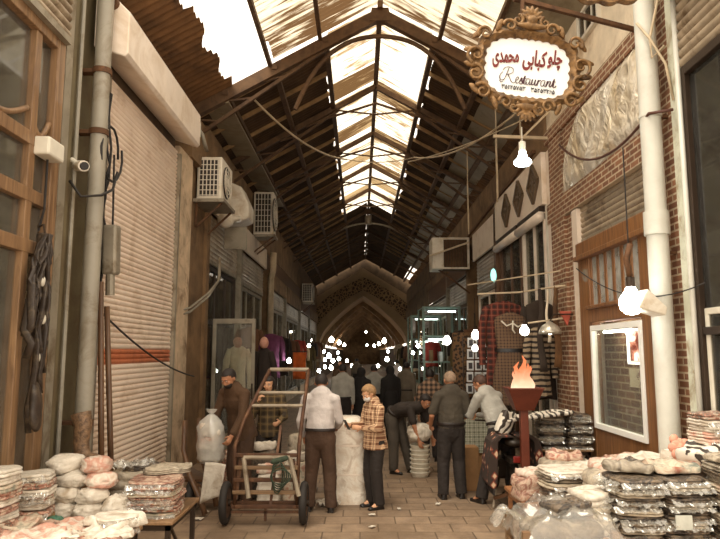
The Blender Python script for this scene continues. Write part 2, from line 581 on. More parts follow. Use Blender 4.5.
# near part of the roof: streaky translucent sheets, a torn gap, rusty sheets over the eave
roof_strip('ceiling_translucent', RIDGE_X, -1.72, 7.4, 11.35, bright_sheet, rag1=.1, seed=3)
roof_strip('ceiling_translucent', RIDGE_X, 2.35, 7.4, 11.35, bright_sheet, rag1=.05, seed=5)
roof_strip('ceiling_rusty', -2.3, -3.75, 6.2, 11.35, sheet_rust, .16, .03, -.06, rag0=.28, seed=11)
roof_strip('ceiling_grey', 2.3, 3.9, 6.6, 11.35, sheet_smooth, .5, .008, -.04, seed=13)
# rear part: bright strip along the ridge, dark sheets below it
y = 11.4; k = 0
while y < 27:
    w = 1.05 if k else 1.3
    rr = random.Random(k * 5 + 2)
    dirty = k in (2, 5, 8, 12)
    roof_strip('ceiling_skylight', RIDGE_X - .03, -.62, y, min(27.2, y + w - .06), dirty_sheet if dirty else sky_sheet, .12, .012, .0, seed=20 + k)
    roof_strip('ceiling_skylight', RIDGE_X + .03, 1.38, y, min(27.2, y + w - .06), dirty_sheet if k in (3, 6, 9, 11) else sky_sheet, .12, .012, .0, seed=60 + k)
    y += w; k += 1
roof_strip('ceiling_sheet', -.66, -3.9, 11.4, 27.2, sheet_dark, .13, .02, -.05, rag0=.12, seed=31)
roof_strip('ceiling_sheet', 1.42, 3.0, 11.4, 27.2, sheet_dark, .13, .02, -.05, rag0=.12, seed=33)
roof_strip('ceiling_sheet', RIDGE_X - .02, -3.9, 27.2, 44.2, sheet_dark, .13, .02, -.05, rag0=.07, seed=35)
roof_strip('ceiling_sheet', RIDGE_X + .02, 3.0, 27.2, 44.2, sheet_dark, .13, .02, -.05, rag0=.05, seed=36)
roof_strip('ceiling_grey', 2.55, 3.35, 11.4, 37, sheet_smooth, .6, .006, -.12, seed=37)
roof_strip('ceiling_awning', 3.3, 4.6, 11.4, 44.2, sheet_rust, .2, .03, -.1, rag0=.05, seed=38)
struct(MB().bb(-2.95, -2.45, 11.4, 20, 6.62, 6.66).build('ceiling_panel', sheet_smooth))
# battens down the slope, purlins along the alley
for i in range(24):
    y = 11.8 + i * 1.05
    for s, xa, xb in ((-1, -.7, -3.7), (1, 1.46, 3.0)):
        struct(MB().bar((xa, y, rz_(xa) - .1), (xb, y, rz_(xb) - .1), .05, .1).build('trim_batten', batten_pale))
for x in (-.64, 1.4, -1.6, 2.35, -2.5, 3.05):
    struct(MB().bar((x, 11.3, rz_(x) - .17), (x, 44, rz_(x) - .17), .1, .1).build('trim_purlin', truss_brown))
for x in (-1.68, -.75, 1.5, 2.3):
    struct(MB().bar((x, 7.4, rz_(x) - .08), (x, 11.4, rz_(x) - .08), .07, .09).build('trim_purlin', truss_brown))
struct(MB().bar((RIDGE_X, 11.2, RIDGE_Z - .08), (RIDGE_X, 44, RIDGE_Z - .08), .1, .14).build('trim_ridge', truss_brown))


def truss(y, main=False, arch=False, fan=True):
    t = struct(root('roof_truss', (RIDGE_X, y, 6.6)))
    dz = -.2
    for s, xe in ((-1, -3.3), (1, 3.6)):
        MB().bar((RIDGE_X, y, RIDGE_Z + dz), (xe, y, rz_(xe) + dz), .14 if main else .1, .21 if main else .12).build('rafter', truss_brown, t)
        # second chord and webs below the rafter
        a = V((RIDGE_X + s * .9, y + .04, rz_(RIDGE_X + s * .9) - .28)); b = V((xe * .93, y + .04, rz_(xe) - .55))
        if fan:
            MB().bar(a, b, .06).build('lower_chord', truss_brown, t)
            n = 4
            for i in range(n):
                p = a.lerp(b, (i + .3) / n); q = V((RIDGE_X + (xe - RIDGE_X) * (.3 + .68 * (i + .9) / n), y + .02, 0)); q.z = rz_(q.x) - .28
                MB().bar(p, q, .035).build('web_strut', truss_brown, t)
    if main or arch:
        MB().prism([(-.2, -.24), (.2, -.24), (.16, .02), (-.16, .02)], -.09, .09, Matrix.Translation((RIDGE_X, y, RIDGE_Z - .12))).build('gusset', truss_brown, t)
    if arch:
        hw, top = arch
        pts = []
        for i in range(25):
            x = hw * (i / 12 - 1); ang = PI * i / 24
            pts.append((RIDGE_X + x, y + .1, top[1] - .3 * x * x * (1 + .35 * x * x) if main else top[1] - .19 * x * x))
        MB().tube(pts, .045, 8).build('arch_tube', pale_tube if not main else truss_brown, t)
    else:
        MB().tube([(RIDGE_X - 1.15, y, rz_(RIDGE_X - 1.15) - .35), (RIDGE_X, y, RIDGE_Z - .62), (RIDGE_X + 1.15, y, rz_(RIDGE_X + 1.15) - .35)], .03, 6).build('tie_bar', truss_brown, t)
        MB().tube([(RIDGE_X - .9, y, rz_(RIDGE_X - .9) - .3), (RIDGE_X, y, RIDGE_Z - .9), (RIDGE_X + .9, y, rz_(RIDGE_X + .9) - .3)], .022, 6).build('tie_bar', truss_brown, t)
    return t


truss(11.4, True, (1.6, (0, 7.98)))
for y in (14.7, 18, 21.2, 24.5): truss(y)
truss(28.3, False, (2.7, (0, 7.8)))
for y in (33, 38.5): truss(y, fan=False)
MB_ = MB().tube([(RIDGE_X, 28.4, 8.15), (RIDGE_X, 28.4, 7.75)], .16, 10, None)
struct(MB_.build('trim_boss', pale_tube))

# the gable with its lattice screen, then the vaulted street behind it
def arch_pts(hw, z0, z1, n=14, point=.6):
    """pointed four-centred arch from the right spring to the left"""
    out = []
    for i in range(2 * n + 1):
        t = -1 + i / n
        x = -t * hw
        f = (1 - abs(t) ** 1.8) ** .62 * (1 - point) + (1 - abs(t)) * point
        out.append((x + RIDGE_X * .6, z0 + (z1 - z0) * f))
    return out


YG = 44.3
op = arch_pts(3.0, 2.9, 5.9)
poly = [(-4.2, 0), (-4.2, 5.4), (-2.9, 5.9), (.23, 7.85), (3.4, 5.9), (4.4, 5.4), (4.4, 0), (3.23, 0)] + op + [(-2.77, 0)]
struct(MB().prism([(-4.2, 5), (-4.2, 6.2), (.38, 8.7), (5, 6.2), (5, 5), (3.2, 5.8), (.3, 7.7), (-2.8, 5.8)], YG + .1, YG + .3).build('wall_gable_top', concrete_dark))
struct(MB().prism(poly, YG, YG + .4).build('wall_gable', plain('gable_plaster', srgb(150, 122, 88), .9, var=.25, scale=.8, bump=.3)))
outer, inner = arch_pts(3.3, 5.0, 7.2), arch_pts(3.2, 3.8, 6.3)
lat = [p for p in outer] + [p for p in reversed(inner)]
struct(MB().prism(lat, YG - .06, YG + .01).build('trim_lattice', lattice_mat))
vault_plaster = plain('vault_plaster', srgb(156, 122, 84), .9, var=.3, scale=.7, bump=.3)
for i in range(11):
    y0 = YG + .4 + i * 6
    ptsA = arch_pts(3.3, 2.7, 6.0)
    struct(MB().grid(lambda a, b: (lambda p: (p[0], y0 + 6 * a, p[1]))(ptsA[int(round(b * 28))]), 2, 28).build('ceiling_vault', vault_plaster))
    rib_o, rib_i = arch_pts(3.3, 2.75, 6.02), arch_pts(2.95, 2.5, 5.62)
    struct(MB().prism(rib_o + rib_i[::-1], y0 + 5.5, y0 + 5.9).build('trim_rib', plaster))
struct(MB().bb(-3.6, -2.95, YG + .4, 110, 0, 2.4).build('wall_vault_left', concrete_dark))
struct(MB().bb(3.35, 3.9, YG + .4, 110, 0, 2.4).build('wall_vault_right', concrete_dark))
struct(MB().bb(-4, 4.4, 110, 110.3, 0, 8).build('wall_end', plaster))

# sagging wires under the roof
def sag(p, q, d, n=14):
    p, q = V(p), V(q)
    return [p.lerp(q, i / n) - V((0, 0, d * 4 * (i / n) * (1 - i / n))) for i in range(n + 1)]


for p, q, d, r in (((-2.0, 11.6, 6.75), (-.35, 16, 6.95), .25, .022), ((-.35, 16, 6.95), (1.4, 16, 7.0), .1, .012), ((1.4, 16, 7.0), (3.1, 10.8, 6.5), .35, .02),
                   ((1.2, 15.4, 6.7), (3.15, 10.8, 6.2), .1, .012)):
    w = MB().tube(sag(p, q, d), r, 6).build('hanging_wire', cable_pale)
wires = [o for o in COL.objects if o.name.startswith('hanging_wire')]
for o, l in zip(wires, ('pale cable sagging from the left rafter of the nearest truss to the skylight', 'thin pale cable crossing under the skylight strip',
                        'thicker pale cable sagging from the skylight to the wall beside the restaurant sign', 'thinner lower pale cable near the wall beside the restaurant sign')):
    tag(o, l, 'cable')
# ------------------------------------------------------------------ shop fronts
def curtain(X, sgn, y0, y1, z0, z1, pitch, mat, parent, name='curtain', depth=.022):
    """roller curtain of horizontal slats, bulging towards the alley (sgn)"""
    prof = []
    n = max(1, int(round((z1 - z0) / pitch))); p = (z1 - z0) / n
    for i in range(n):
        z = z0 + i * p
        for a, d in ((0, 0), (.12, .55), (.35, 1), (.65, 1), (.88, .55)):
            prof.append((X + sgn * depth * d, z + a * p))
    prof.append((X, z1))
    prof += [(X - sgn * .015, z1), (X - sgn * .015, z0)]
    mb = MB(); m = len(prof)
    mb.v = [(x, y0, z) for x, z in prof] + [(x, y1, z) for x, z in prof]
    mb.f = [(i, (i + 1) % m, (i + 1) % m + m, i + m) for i in range(m)] + [tuple(range(m)), tuple(range(2 * m - 1, m - 1, -1))]
    return mb.build(name, mat, parent, 35)


NW = [0]


def window(X, sgn, y0, y1, z0, z1, fm, gm, vbars=(), hbars=(), fw=.08, depth=.12, name='window', pane=True):
    """framed glazing lying in the plane x = X; vbars are fractions along y, hbars fractions of the height"""
    NW[0] += 1
    r = struct(root('%s_%d' % (name, NW[0]), (X, (y0 + y1) / 2, z0)))
    xa, xb = X - depth / 2, X + depth / 2
    f = MB().bb(xa, xb, y0, y0 + fw, z0, z1).bb(xa, xb, y1 - fw, y1, z0, z1)
    f.bb(xa, xb, y0 + fw, y1 - fw, z0, z0 + fw).bb(xa, xb, y0 + fw, y1 - fw, z1 - fw, z1)
    f.build('frame', fm, r, None, .008)
    for a in vbars:
        yy = y0 + (y1 - y0) * a
        MB().bb(xa + .02, xb - .02, yy - fw * .35, yy + fw * .35, z0 + fw, z1 - fw).build('mullion', fm, r, None, .005)
    for a in hbars:
        zz = z0 + (z1 - z0) * a
        MB().bb(xa + .015, xb - .015, y0 + fw, y1 - fw, zz - fw * .4, zz + fw * .4).build('transom', fm, r, None, .005)
    if pane: MB().bb(X - .006, X + .006, y0 + fw, y1 - fw, z0 + fw, z1 - fw).build('pane', gm, r)
    return r


def roller(X, sgn, y0, y1, z0, z1, pitch, mat, label, group=None, rail=.08):
    t = root('roller_shutter', (X, (y0 + y1) / 2, z0), label, 'shutter', group)
    curtain(X, sgn, y0, y1, z0 + rail, z1, pitch, mat, t)
    MB().bb(X - .025, X + .03 if sgn > 0 else X + .025, y0, y1, z0, z0 + rail).build('bottom_rail', grey_metal, t, None, .006)
    return t


# ---- left: wooden shop front nearest the camera
X = XL
struct(MB().bb(-3.7, -2.9, 5.98, 6.12, 0, 6.4).build('trim_jamb', grey_metal))
struct(MB().bb(-3.7, -3.0, 6.12, 6.98, 0, 6.4).build('trim_pier', olive_paint))
struct(MB().bb(-3.0, -2.94, 6.2, 6.28, 0, 6.4).build('trim_strip', olive_paint))
window(-2.98, 1, 4.3, 5.97, .0, 5.05, wood_left, glass_dusty, (.72,), (.17, .58, .67, .77), .15, .16, 'door')
d = [o for o in COL.objects if o.name == 'door_1'][0]
for za, zb in ((4.15, 4.0),):
    for ya, yb in ((4.45, 5.42), (5.48, 5.82)):
        pts = [(-2.95, ya + (yb - ya) * i / 12, za - .18 * sin(PI * i / 12)) for i in range(13)]
        MB().tube(pts, .028, 6).build('curved_muntin', wood_left, d, True)
sh = root('roller_shutter', (-2.9, 5.2, 5.0), 'half raised metal shutter above the wooden door beside the drainpipe', 'shutter')
curtain(-2.88, 1, 4.3, 5.95, 5.06, 6.3, .09, shutter_grey, sh, depth=.03)
MB().bb(-2.93, -2.84, 4.3, 5.95, 5.0, 5.07).build('bottom_rail', grey_metal, sh)
tag(MB().bb(-2.93, -2.78, 5.52, 5.82, 3.76, 3.93).build('junction_box', white_box, None, None, .02), 'pale square junction box on the wooden door frame', 'junction box')
tag(MB().tube([(-2.88, 5.7, 3.76), (-2.88, 5.7, 3.3), (-2.93, 5.72, 3.1)], .012, 6).build('power_cable', cable_black), 'short dark cable running down from the pale junction box', 'cable')

# a bunch of belts and wallets hung on the wooden door
hb = root('hanging_belts', (-2.84, 5.62, 3.05), 'bunch of dark leather belts and straps hanging on wooden door', 'belts')
MB().tube([(-2.9, 5.66, 3.12), (-2.84, 5.63, 3.14), (-2.82, 5.62, 3.05)], .01, 6).build('hook', dark_metal, hb)
strap_m = plain('strap_leather', srgb(50, 38, 28), .5, 0, var=.5, scale=16, dirt=srgb(92, 78, 60))
rs = random.Random(4)
for i in range(15):
    y = 5.62 + rs.uniform(-.2, .14); L = rs.uniform(.7, 1.75); w = rs.uniform(.03, .05)
    pts = [(-2.83 + rs.uniform(-.03, .05), 5.62 + (y - 5.62) * min(1, t * 2) + .035 * sin(t * 5 + i), 3.05 - L * t) for t in [k / 9 for k in range(10)]]
    MB().tube(pts, w * .75, 6, [w * .18] * 10).build('strap', strap_m, hb, True)
for i in range(4):
    MB().ell((-2.8, 5.6 + .05 * (i % 2), 2.62 - .33 * i), (.02, .05, .045)).build('buckle', white_box, hb, True)
MB().ell((-2.8, 5.6, 1.55), (.04, .07, .2)).jitter(.05, 7, 2).build('pouch', strap_m, hb, True)

# drainpipe, cables, camera and poles on the pier
dp = root('drainpipe', (-2.78, 6.55, 0), 'fat grey vertical drainpipe beside the big cream shutter', 'pipe')
MB().tube([(-2.78, 6.55, 0), (-2.78, 6.55, 6.6)], .085, 16).build('pipe', pipe_grey, dp, 40)
for z in (1.3, 4.32, 5.0):
    MB().tube([(-2.78, 6.55, z - .03), (-2.78, 6.55, z + .03)], .1, 16).build('clamp', rust_metal, dp, 40)
    MB().bb(-3.0, -2.86, 6.5, 6.6, z - .02, z + .02).build('bracket', rust_metal, dp)
tag(MB().tube([(-2.93, 6.36, 0), (-2.93, 6.36, 6.2)], .022, 8).build('conduit', pipe_grey), 'thin grey conduit behind the fat drainpipe on olive pier', 'pipe')
cc = root('security_camera', (-2.9, 6.3, 3.85), 'small white security camera fixed to the olive pier', 'camera')
MB().tube([(-2.94, 6.3, 3.95), (-2.84, 6.28, 3.88)], .025, 8).build('mount', white_box, cc)
MB().tube([(-2.9, 6.36, 3.9), (-2.72, 6.1, 3.82)], .055, 12).build('housing', white_enamel, cc, 40)
MB().tube([(-2.722, 6.102, 3.82), (-2.7, 6.08, 3.815)], .04, 12).build('lens', cable_black, cc)
cb = root('cable_bundle', (-2.8, 6.85, 3.4), 'tangle of black cables hanging along the big cream shutter edge', 'cable')
for i in range(4):
    pts = [(-2.84 + .03 * sin(k * 1.3 + i), 6.82 + .05 * i + .05 * sin(k * .9 + i * 2), 4.9 - k * .2) for k in range(14)]
    MB().tube(pts, .014, 6).build('cable', cable_black, cb, True)
lp = [(-2.72, 6.75 + .2 * cos(t) * (1 + .1 * t), 4.15 + .3 * sin(t)) for t in [k * .45 for k in range(16)]]
MB().tube(lp, .014, 6).build('cable', cable_black, cb, True)
MB().tube([(-2.72, 6.95, 4.0), (-2.68, 6.75, 3.75), (-2.66, 6.4, 3.6), (-2.8, 6.25, 3.55), (-2.9, 6.2, 3.7)], .014, 6).build('cable', cable_black, cb, True)
hx = root('hanging_box', (-2.74, 6.95, 3.0), 'long grey box hanging on cables in front of cream shutter', 'box')
MB().box((0, 0, 0), (.16, .16, .55), Matrix.Translation((-2.74, 6.95, 3.12)) @ Matrix.Rotation(.08, 4, 'X')).build('case', grey_metal, hx, None, .03)
MB().tube([(-2.74, 6.95, 2.85), (-2.74, 6.97, 2.62)], .05, 10).build('socket', grey_metal, hx)
MB().tube([(-2.74, 6.95, 3.38), (-2.76, 6.94, 4.2)], .012, 6).build('cord', cable_black, hx)
for i, (y, z, l) in enumerate(((6.78, 2.75, 'thinner brown wooden pole leaning by the fat drainpipe'), (6.98, 2.5, 'brown wooden pole standing before the shutter below hanging grey box'))):
    tag(MB().tube([(-2.62 + i * .04, y, .0), (-2.78, y + .02, z)], .032, 8).build('wooden_pole', wood_dark, None, True), l, 'pole')

# the big cream roller shutter with its housing
bs = root('roller_shutter', (-2.93, 8.4, 0), 'big cream closed roller shutter with one orange stripe', 'shutter')
curtain(-2.93, 1, 7.02, 9.86, .12, 1.86, .066, shutter_cream, bs, depth=.02)
curtain(-2.93, 1, 7.02, 9.86, 1.86, 2.04, .06, shutter_orange, bs, 'orange_stripe', depth=.02)
curtain(-2.93, 1, 7.02, 9.86, 2.04, 5.2, .066, shutter_cream, bs, depth=.02)
MB().bb(-2.98, -2.88, 7.02, 9.86, 0, .12).build('bottom_rail', grey_metal, bs)
for y in (6.98, 9.9):
    MB().bb(-3.0, -2.86, y - .035, y + .035, 0, 5.15).build('guide_rail', grey_metal, bs)
MB().bb(-3.65, -2.98, 6.98, 9.94, 0, 6.3).build('backing', concrete_dark, bs)
hs = root('shutter_housing', (-2.7, 8.4, 5.2), 'long pale sheet metal housing above the big cream shutter', 'shutter housing')
MB().prism([(-2.95, 5.36), (-2.6, 5.24), (-2.56, 5.28), (-2.56, 5.76), (-2.66, 5.86), (-2.95, 6.2)], 6.68, 9.86).build('cover', cream_metal, hs, None, .015)
MB().tube([(-2.76, 6.62, 5.86), (-2.76, 6.68, 5.86)], .08, 16).build('roller_end', rust_metal, hs)
MB().bb(-2.75, -2.58, 9.86, 9.98, 5.45, 5.7).build('end_box', white_box, hs, None, .015)
tag(MB().tube(sag((-2.85, 7.0, 2.45), (-2.8, 10.9, 1.6), .12), .012, 6).build('slack_cord', cable_black), 'thin dark cord sagging across the lower part of cream shutter', 'cord')

# stone jamb, pier and the shops behind
struct(MB().bb(-3.65, -2.9, 9.95, 10.75, 0, 5.3).jitter(.01, 3).build('trim_jamb', stone_jamb))
struct(MB().bb(-3.65, -2.97, 10.75, 12.0, 0, 6.3).build('trim_pier', plaster))
struct(MB().bb(-3.65, -2.85, 10.5, 12.0, 5.3, 5.5).build('trim_cornice', plaster))
tag(MB().tube([(-2.85, 10.7, 5.9), (-2.74, 10.7, 5.75), (-2.72, 10.8, 5.62), (-2.72, 10.95, 5.55)], .035, 8).build('bent_pipe', pipe_grey, None, True), 'short bent grey pipe above the nearest air conditioner', 'pipe')
pp = root('pipe_pair', (-2.85, 11.2, 2.9), 'two pale pipes curving down under the nearest air conditioner', 'pipes')
for i in range(2):
    MB().tube([(-2.6, 11.7, 3.75), (-2.6 - .03 * i, 11.75, 3.35 - .05 * i), (-2.72, 11.4, 3.05 - .06 * i), (-2.88, 10.8, 2.75 - .07 * i), (-2.92, 10.4, 2.68 - .07 * i)], .02, 8).build('pipe', pipe_grey, pp, True)


def air_conditioner(loc, w, d, h, label, shelf=True):
    """condenser with the fan side (+X) on the alley; w along X (depth from wall), d along Y, h along Z"""
    t = root('air_conditioner', loc, label, 'air conditioner', 'air conditioners on the shop walls')
    x, y, z = loc
    MB().bb(x, x + w, y, y + d, z, z + h).build('casing', white_enamel, t, None, .025)
    g = MB()
    n = 5
    MB().bb(x + .04, x + w - .06, y - .012, y + .01, z + .06, z + h - .05).build('grille_recess', fan_dark, t)
    for i in range(n + 1):
        xx = x + .05 + (w - .12) * i / n
        g.bb(xx - .008, xx + .008, y - .025, y, z + .06, z + h - .05)
    for i in range(8):
        zz = z + .07 + (h - .13) * i / 7
        g.bb(x + .04, x + w - .06, y - .022, y, zz - .006, zz + .006)
    g.build('grille', white_enamel, t)
    Rm = Matrix.Translation((x + w, y + d * .42, z + h * .5)) @ Matrix.Rotation(PI / 2, 4, 'Y')
    MB().lathe([(.0, .0), (h * .38, .0), (h * .38, .02), (h * .36, .028), (h * .34, .012), (.0, .012)], n=28, M=Rm).build('fan_recess', fan_dark, t, 30)
    fg = MB()
    for k in range(4):
        rr = h * (.36 - .09 * k)
        fg.tube([Rm @ V((rr * cos(a), rr * sin(a), .03)) for a in [2 * PI * q / 24 for q in range(25)]], .007, 5)
    for q in range(8):
        a = q * PI / 4; fg.bar(Rm @ V((0, 0, .03)), Rm @ V((h * .37 * cos(a), h * .37 * sin(a), .03)), .01)
    fg.lathe([(0, .03), (h * .1, .03), (h * .1, .045), (0, .05)], n=16, M=Rm)
    fg.build('fan_guard', white_enamel, t)
    if shelf:
        MB().bb(x - .05, x + w + .06, y - .05, y + d + .05, z - .06, z).build('shelf', grey_metal, t)
        for yy in (y + .05, y + d - .05):
            MB().bar((x, yy, z - .5), (x + w, yy, z - .06), .035).build('brace', rust_metal, t)
            MB().bar((x + .0, yy, z - .5), (x + .0, yy, z - .03), .035).build('brace', rust_metal, t)
    return t


air_conditioner((-2.93, 11.15, 4.72), .45, .92, .78, 'white air conditioner on the bracket nearest the big cream shutter')
air_conditioner((-2.93, 17.2, 5.2), .55, .55, 1.2, 'tall white air conditioner high on the wall under dark roof')
air_conditioner((-2.93, 32, 4.5), .55, .7, .95, 'small far air conditioner near the lattice gable')
vd = root('ventilation_hood', (-2.7, 14, 4.8), 'pale rounded ventilation hood behind the nearest air conditioner', 'vent')
MB().prism([(-2.95, 4.7), (-2.42, 4.9), (-2.42, 5.2), (-2.6, 5.6), (-2.95, 5.75)], 13.6, 14.3).build('hood', white_enamel, vd, None, .05)
MB().bb(-2.93, -2.45, 13.58, 13.62, 4.2, 4.7).build('louvre_panel', grey_metal, vd)
MB().ell((-2.68, 12.5, 4.62), (.16, .2, .16)).build('round_duct', white_enamel, vd, True)
MB().tube([(-2.68, 12.6, 4.65), (-2.65, 13.7, 4.9)], .08, 10).build('neck', white_enamel, vd)


def shop(sgn, X, y0, y1, zs, zw, label, mat_f=cream_metal, zf=5.15, fm=None, panes=3, low=.35, gm=None):
    """generic front: fascia (zs..zf), half-lowered shutter (zw..zs), glazing below, posts"""
    fm = fm or grey_metal
    xin = X - sgn * .35
    struct(MB().bb(X, X + sgn * .06, y0, y1, zs, zf).build('trim_fascia', mat_f, None, None, .01))
    roller(X - sgn * .05, sgn, y0 + .1, y1 - .1, zw, zs, .1, shutter_grey, label, 'half lowered shutters over the far shops')
    struct(MB().bb(X - sgn * .5, X + sgn * .04, y0 - .12, y0 + .12, 0, zf).build('trim_post', grey_metal if int(y0) % 2 else plaster))
    window(X - sgn * .1, sgn, y0 + .12, y1 - .12, low, zw - .02, fm, gm or glass_dusty, [(i + 1) / panes for i in range(panes - 1)], (.68,), .09, .1)
    struct(MB().bb(X - sgn * .5, X - sgn * .02, y0 + .12, y1 - .12, 0, low).build('trim_plinth', stone_jamb))


shop(1, XL, 12.1, 15.4, 4.75, 3.75, 'grey ribbed shutter over the shop with the open glass door', fm=dark_metal, low=.2)
shop(1, XL, 15.6, 19.6, 4.55, 3.7, 'half lowered shutter beneath the tall white air conditioner', fm=grey_metal)
shop(1, XL, 20.3, 25, 4.1, 3.5, 'dim shutter behind the vertical pipe on the far shop wall', plaster, 4.6)
shop(1, XL, 25.3, 31, 4.0, 3.4, 'far left shutter just before the small far air conditioner', plaster, 4.6)
shop(1, XL, 31.4, 37, 4.0, 3.3, 'farther left shutter below the small far air conditioner', wood_dark, 4.6)
shop(1, XL, 37.3, 44, 4.0, 3.3, 'farthest left shutter against the lattice gable', plaster, 4.6)
struct(MB().bb(-3.65, -2.98, 12, 44, 5.15, 6.4).build('wall_left_upper', plaster))
struct(MB().bb(-3.65, -2.99, 20.0, 44, 4.58, 5.2).build('wall_left_upper', wood_dark))
tag(MB().tube([(-2.8, 19.95, 0), (-2.8, 19.95, 4.3), (-2.72, 19.8, 4.55), (-2.72, 19.8, 5.1)], .1, 10).build('drainpipe', cable_pale, None, True), 'pale bent drainpipe between the far left shops', 'pipe')

# open glass door leaf standing across the shop front
gd = struct(root('door_open', (-2.9, 12.62, 0)))
f = MB().bb(-2.9, -2.83, 12.6, 12.65, .1, 2.66).bb(-2.13, -2.06, 12.6, 12.65, .1, 2.66).bb(-2.83, -2.13, 12.6, 12.65, 2.56, 2.66).bb(-2.83, -2.13, 12.6, 12.65, .1, .35)
f.build('frame', grey_metal, gd, None, .006)
MB().bb(-2.83, -2.13, 12.62, 12.63, .35, 2.56).build('pane', glass_mat('door_glass', (.8, .82, .78), .14, .05), gd)
MB().bar((-2.1, 12.58, 1.1), (-2.1, 12.58, 1.4), .03).build('handle', dark_metal, gd)
# ------------------------------------------------------------------ right side
X = XR
# upper part of the near building: rough whitewash, brick bands, crinkled foil panel
struct(MB().bb(X + .02, 3.9, 5.9, 10.6, 5.72, 7.3).build('wall_right_upper', plaster_pale))
struct(MB().bb(X - .04, 3.9, 6.56, 10.6, 5.5, 5.72).build('trim_brick_band', brick_side))
struct(MB().bb(X - .03, 3.9, 6.56, 10.6, 4.12, 4.46).build('trim_brick_band', brick_side))
struct(MB().bb(X + .06, 3.88, 6.56, 9.76, 4.46, 5.5).build('wall_right_panel', plaster_pale))
struct(MB().bb(X - .02, 3.9, 9.77, 10.44, 0, 5.5).build('trim_brick_pier', brick_side))
struct(MB().bb(X - .0, 3.9, 6.2, 6.55, 0, 5.72).build('trim_brick_pier', brick_side))


def ffn(a, b):
    y = 6.56 + 3.18 * a; zt = 5.5 - max(0, (a - .72)) * 2.2
    z = 4.46 + (zt - 4.46) * b
    e = min(a, 1 - a, b, 1 - b) * 8
    return (X - .02 - min(1, e) * (.05 + .07 * noise.noise(V((y * 1.3 + z * 1.2, z * .8, 1))) + .05 * noise.noise(V((y * 5 + z * 5, z * 1.2 - y * .6, 4))) + .025 * noise.noise(V((y * 12 + z * 9, z * 2, 7)))), y, z)


tag(MB().sheet(ffn, 110, 34, .01, V((-1, 0, 0))).build('plastic_sheet', foil, None, True), 'crinkled shiny plastic sheet stretched over wall panel between brick bands', 'plastic sheet')
struct(MB().bb(X + .0, X + .1, 9.1, 9.75, 5.0, 5.5).build('trim_brick_corner', brick_side))
# clerestory window high up
w = window(X + .0, -1, 8.0, 8.8, 6.42, 6.85, white_box, glass_dark, (.33, .66), (), .05, .08)

# wooden restaurant shop front
struct(MB().bb(3.5, 3.62, 6.55, 9.75, 0, 4.12).build('wall_right_inner', brick_in))
roller(X + .06, -1, 6.56, 9.2, 3.56, 4.12, .085, shutter_grey, 'rolled grey shutter above the wooden restaurant front')
struct(MB().bb(X - .02, 3.5, 9.2, 9.42, 0, 4.1).build('trim_jamb_white', cream_metal))
struct(MB().bb(X + .02, 3.5, 9.43, 9.76, 0, 4.1).build('trim_brick', brick_side))
wf = struct(root('window_restaurant', (X, 7.9, 0)))
MB().bb(X - .06, X + .1, 6.56, 9.2, 3.36, 3.56).build('fascia_board', wood_orange, wf, None, .015)
MB().bb(X - .1, X + .1, 6.56, 9.2, 3.3, 3.37).build('moulding', wood_orange, wf, None, .012)
for i, (a, b) in enumerate(((8.78, 9.2), (6.56, 7.2))):
    MB().bb(X - .03, X + .1, a, b, 0, 3.32).build('stile', wood_orange, wf, None, .012)
MB().bb(X - .06, X + .1, 7.2, 8.78, 2.4, 2.6).build('transom', wood_orange, wf, None, .015)
MB().bb(X - .1, X + .1, 7.2, 8.78, 2.58, 2.63).build('sill_moulding', wood_orange, wf, None, .01)
for i in range(7):
    yy = 7.2 + 1.58 * i / 6
    MB().bb(X - .005, X + .05, yy - .04, yy + .04, 2.6, 3.32).build('mullion', wood_orange, wf, None, .01)
MB().bb(X + .01, X + .016, 7.2, 8.78, 2.6, 3.32).build('transom_light', glass_frost, wf)
MB().bb(X - .02, X + .1, 7.2, 8.78, .0, 1.0).build('apron_panel', wood_orange, wf, None, .012)
fr = MB().bb(X - .05, X + .02, 7.2, 7.27, 1.0, 2.36).bb(X - .05, X + .02, 8.71, 8.78, 1.0, 2.36).bb(X - .05, X + .02, 7.27, 8.71, 1.0, 1.07).bb(X - .05, X + .02, 7.27, 8.71, 2.29, 2.36)
fr.build('white_frame', plain('frame_white', srgb(246, 244, 236), .4, 0, var=.03, bump=0), wf, None, .006)
MB().bb(X - .012, X - .002, 7.27, 8.71, 1.07, 2.29).build('pane', glass, wf)
MB().tube([(X + .1, 8.0, 2.27), (X + .1, 8.66, 2.27)], .018, 8).build('light_tube', emit_mat('window_tube', (1, .95, .85), 14), wf)
# lit picture box and notice behind the glass
pb = root('picture_lightbox', (X + .14, 7.45, 1.9), 'glowing picture lightbox behind the restaurant window glass', 'lightbox')
MB().bb(X + .12, X + .18, 7.32, 7.92, 1.86, 2.28).build('case', white_box, pb)
lb = N('lightbox_picture'); c_ = lb.coord('YZX')
nz_ = lb.noise(c_, 5.5, 3, .5, .6)
e_ = lb.n('ShaderNodeEmission'); lb.l(lb.ramp(nz_, [(.42, srgb(120, 40, 24)), (.5, srgb(236, 150, 120)), (.56, srgb(255, 250, 240))]), e_.inputs[0]); e_.inputs[1].default_value = 1.3; lb.l(e_.outputs[0], lb.out.inputs[0])
MB().bb(X + .112, X + .12, 7.36, 7.88, 1.9, 2.24).build('lit_picture', lb.m, pb)
neon = emit_mat('neon_edge', (1, .98, .92), 3.0)
e = .015
MB().tube([(X + .1, 7.33, 1.87), (X + .1, 7.91, 1.87), (X + .1, 7.91, 2.27), (X + .1, 7.33, 2.27), (X + .1, 7.33, 1.87)], e, 6).build('neon_edge', neon, pb)
nb_ = root('window_notice', (X + .2, 7.5, 1.7), 'small plaque with red handwriting below the lightbox in restaurant window', 'notice')
MB().bb(X + .2, X + .215, 7.3, 8.15, 1.57, 1.8).build('board', plaster_pale, nb_)
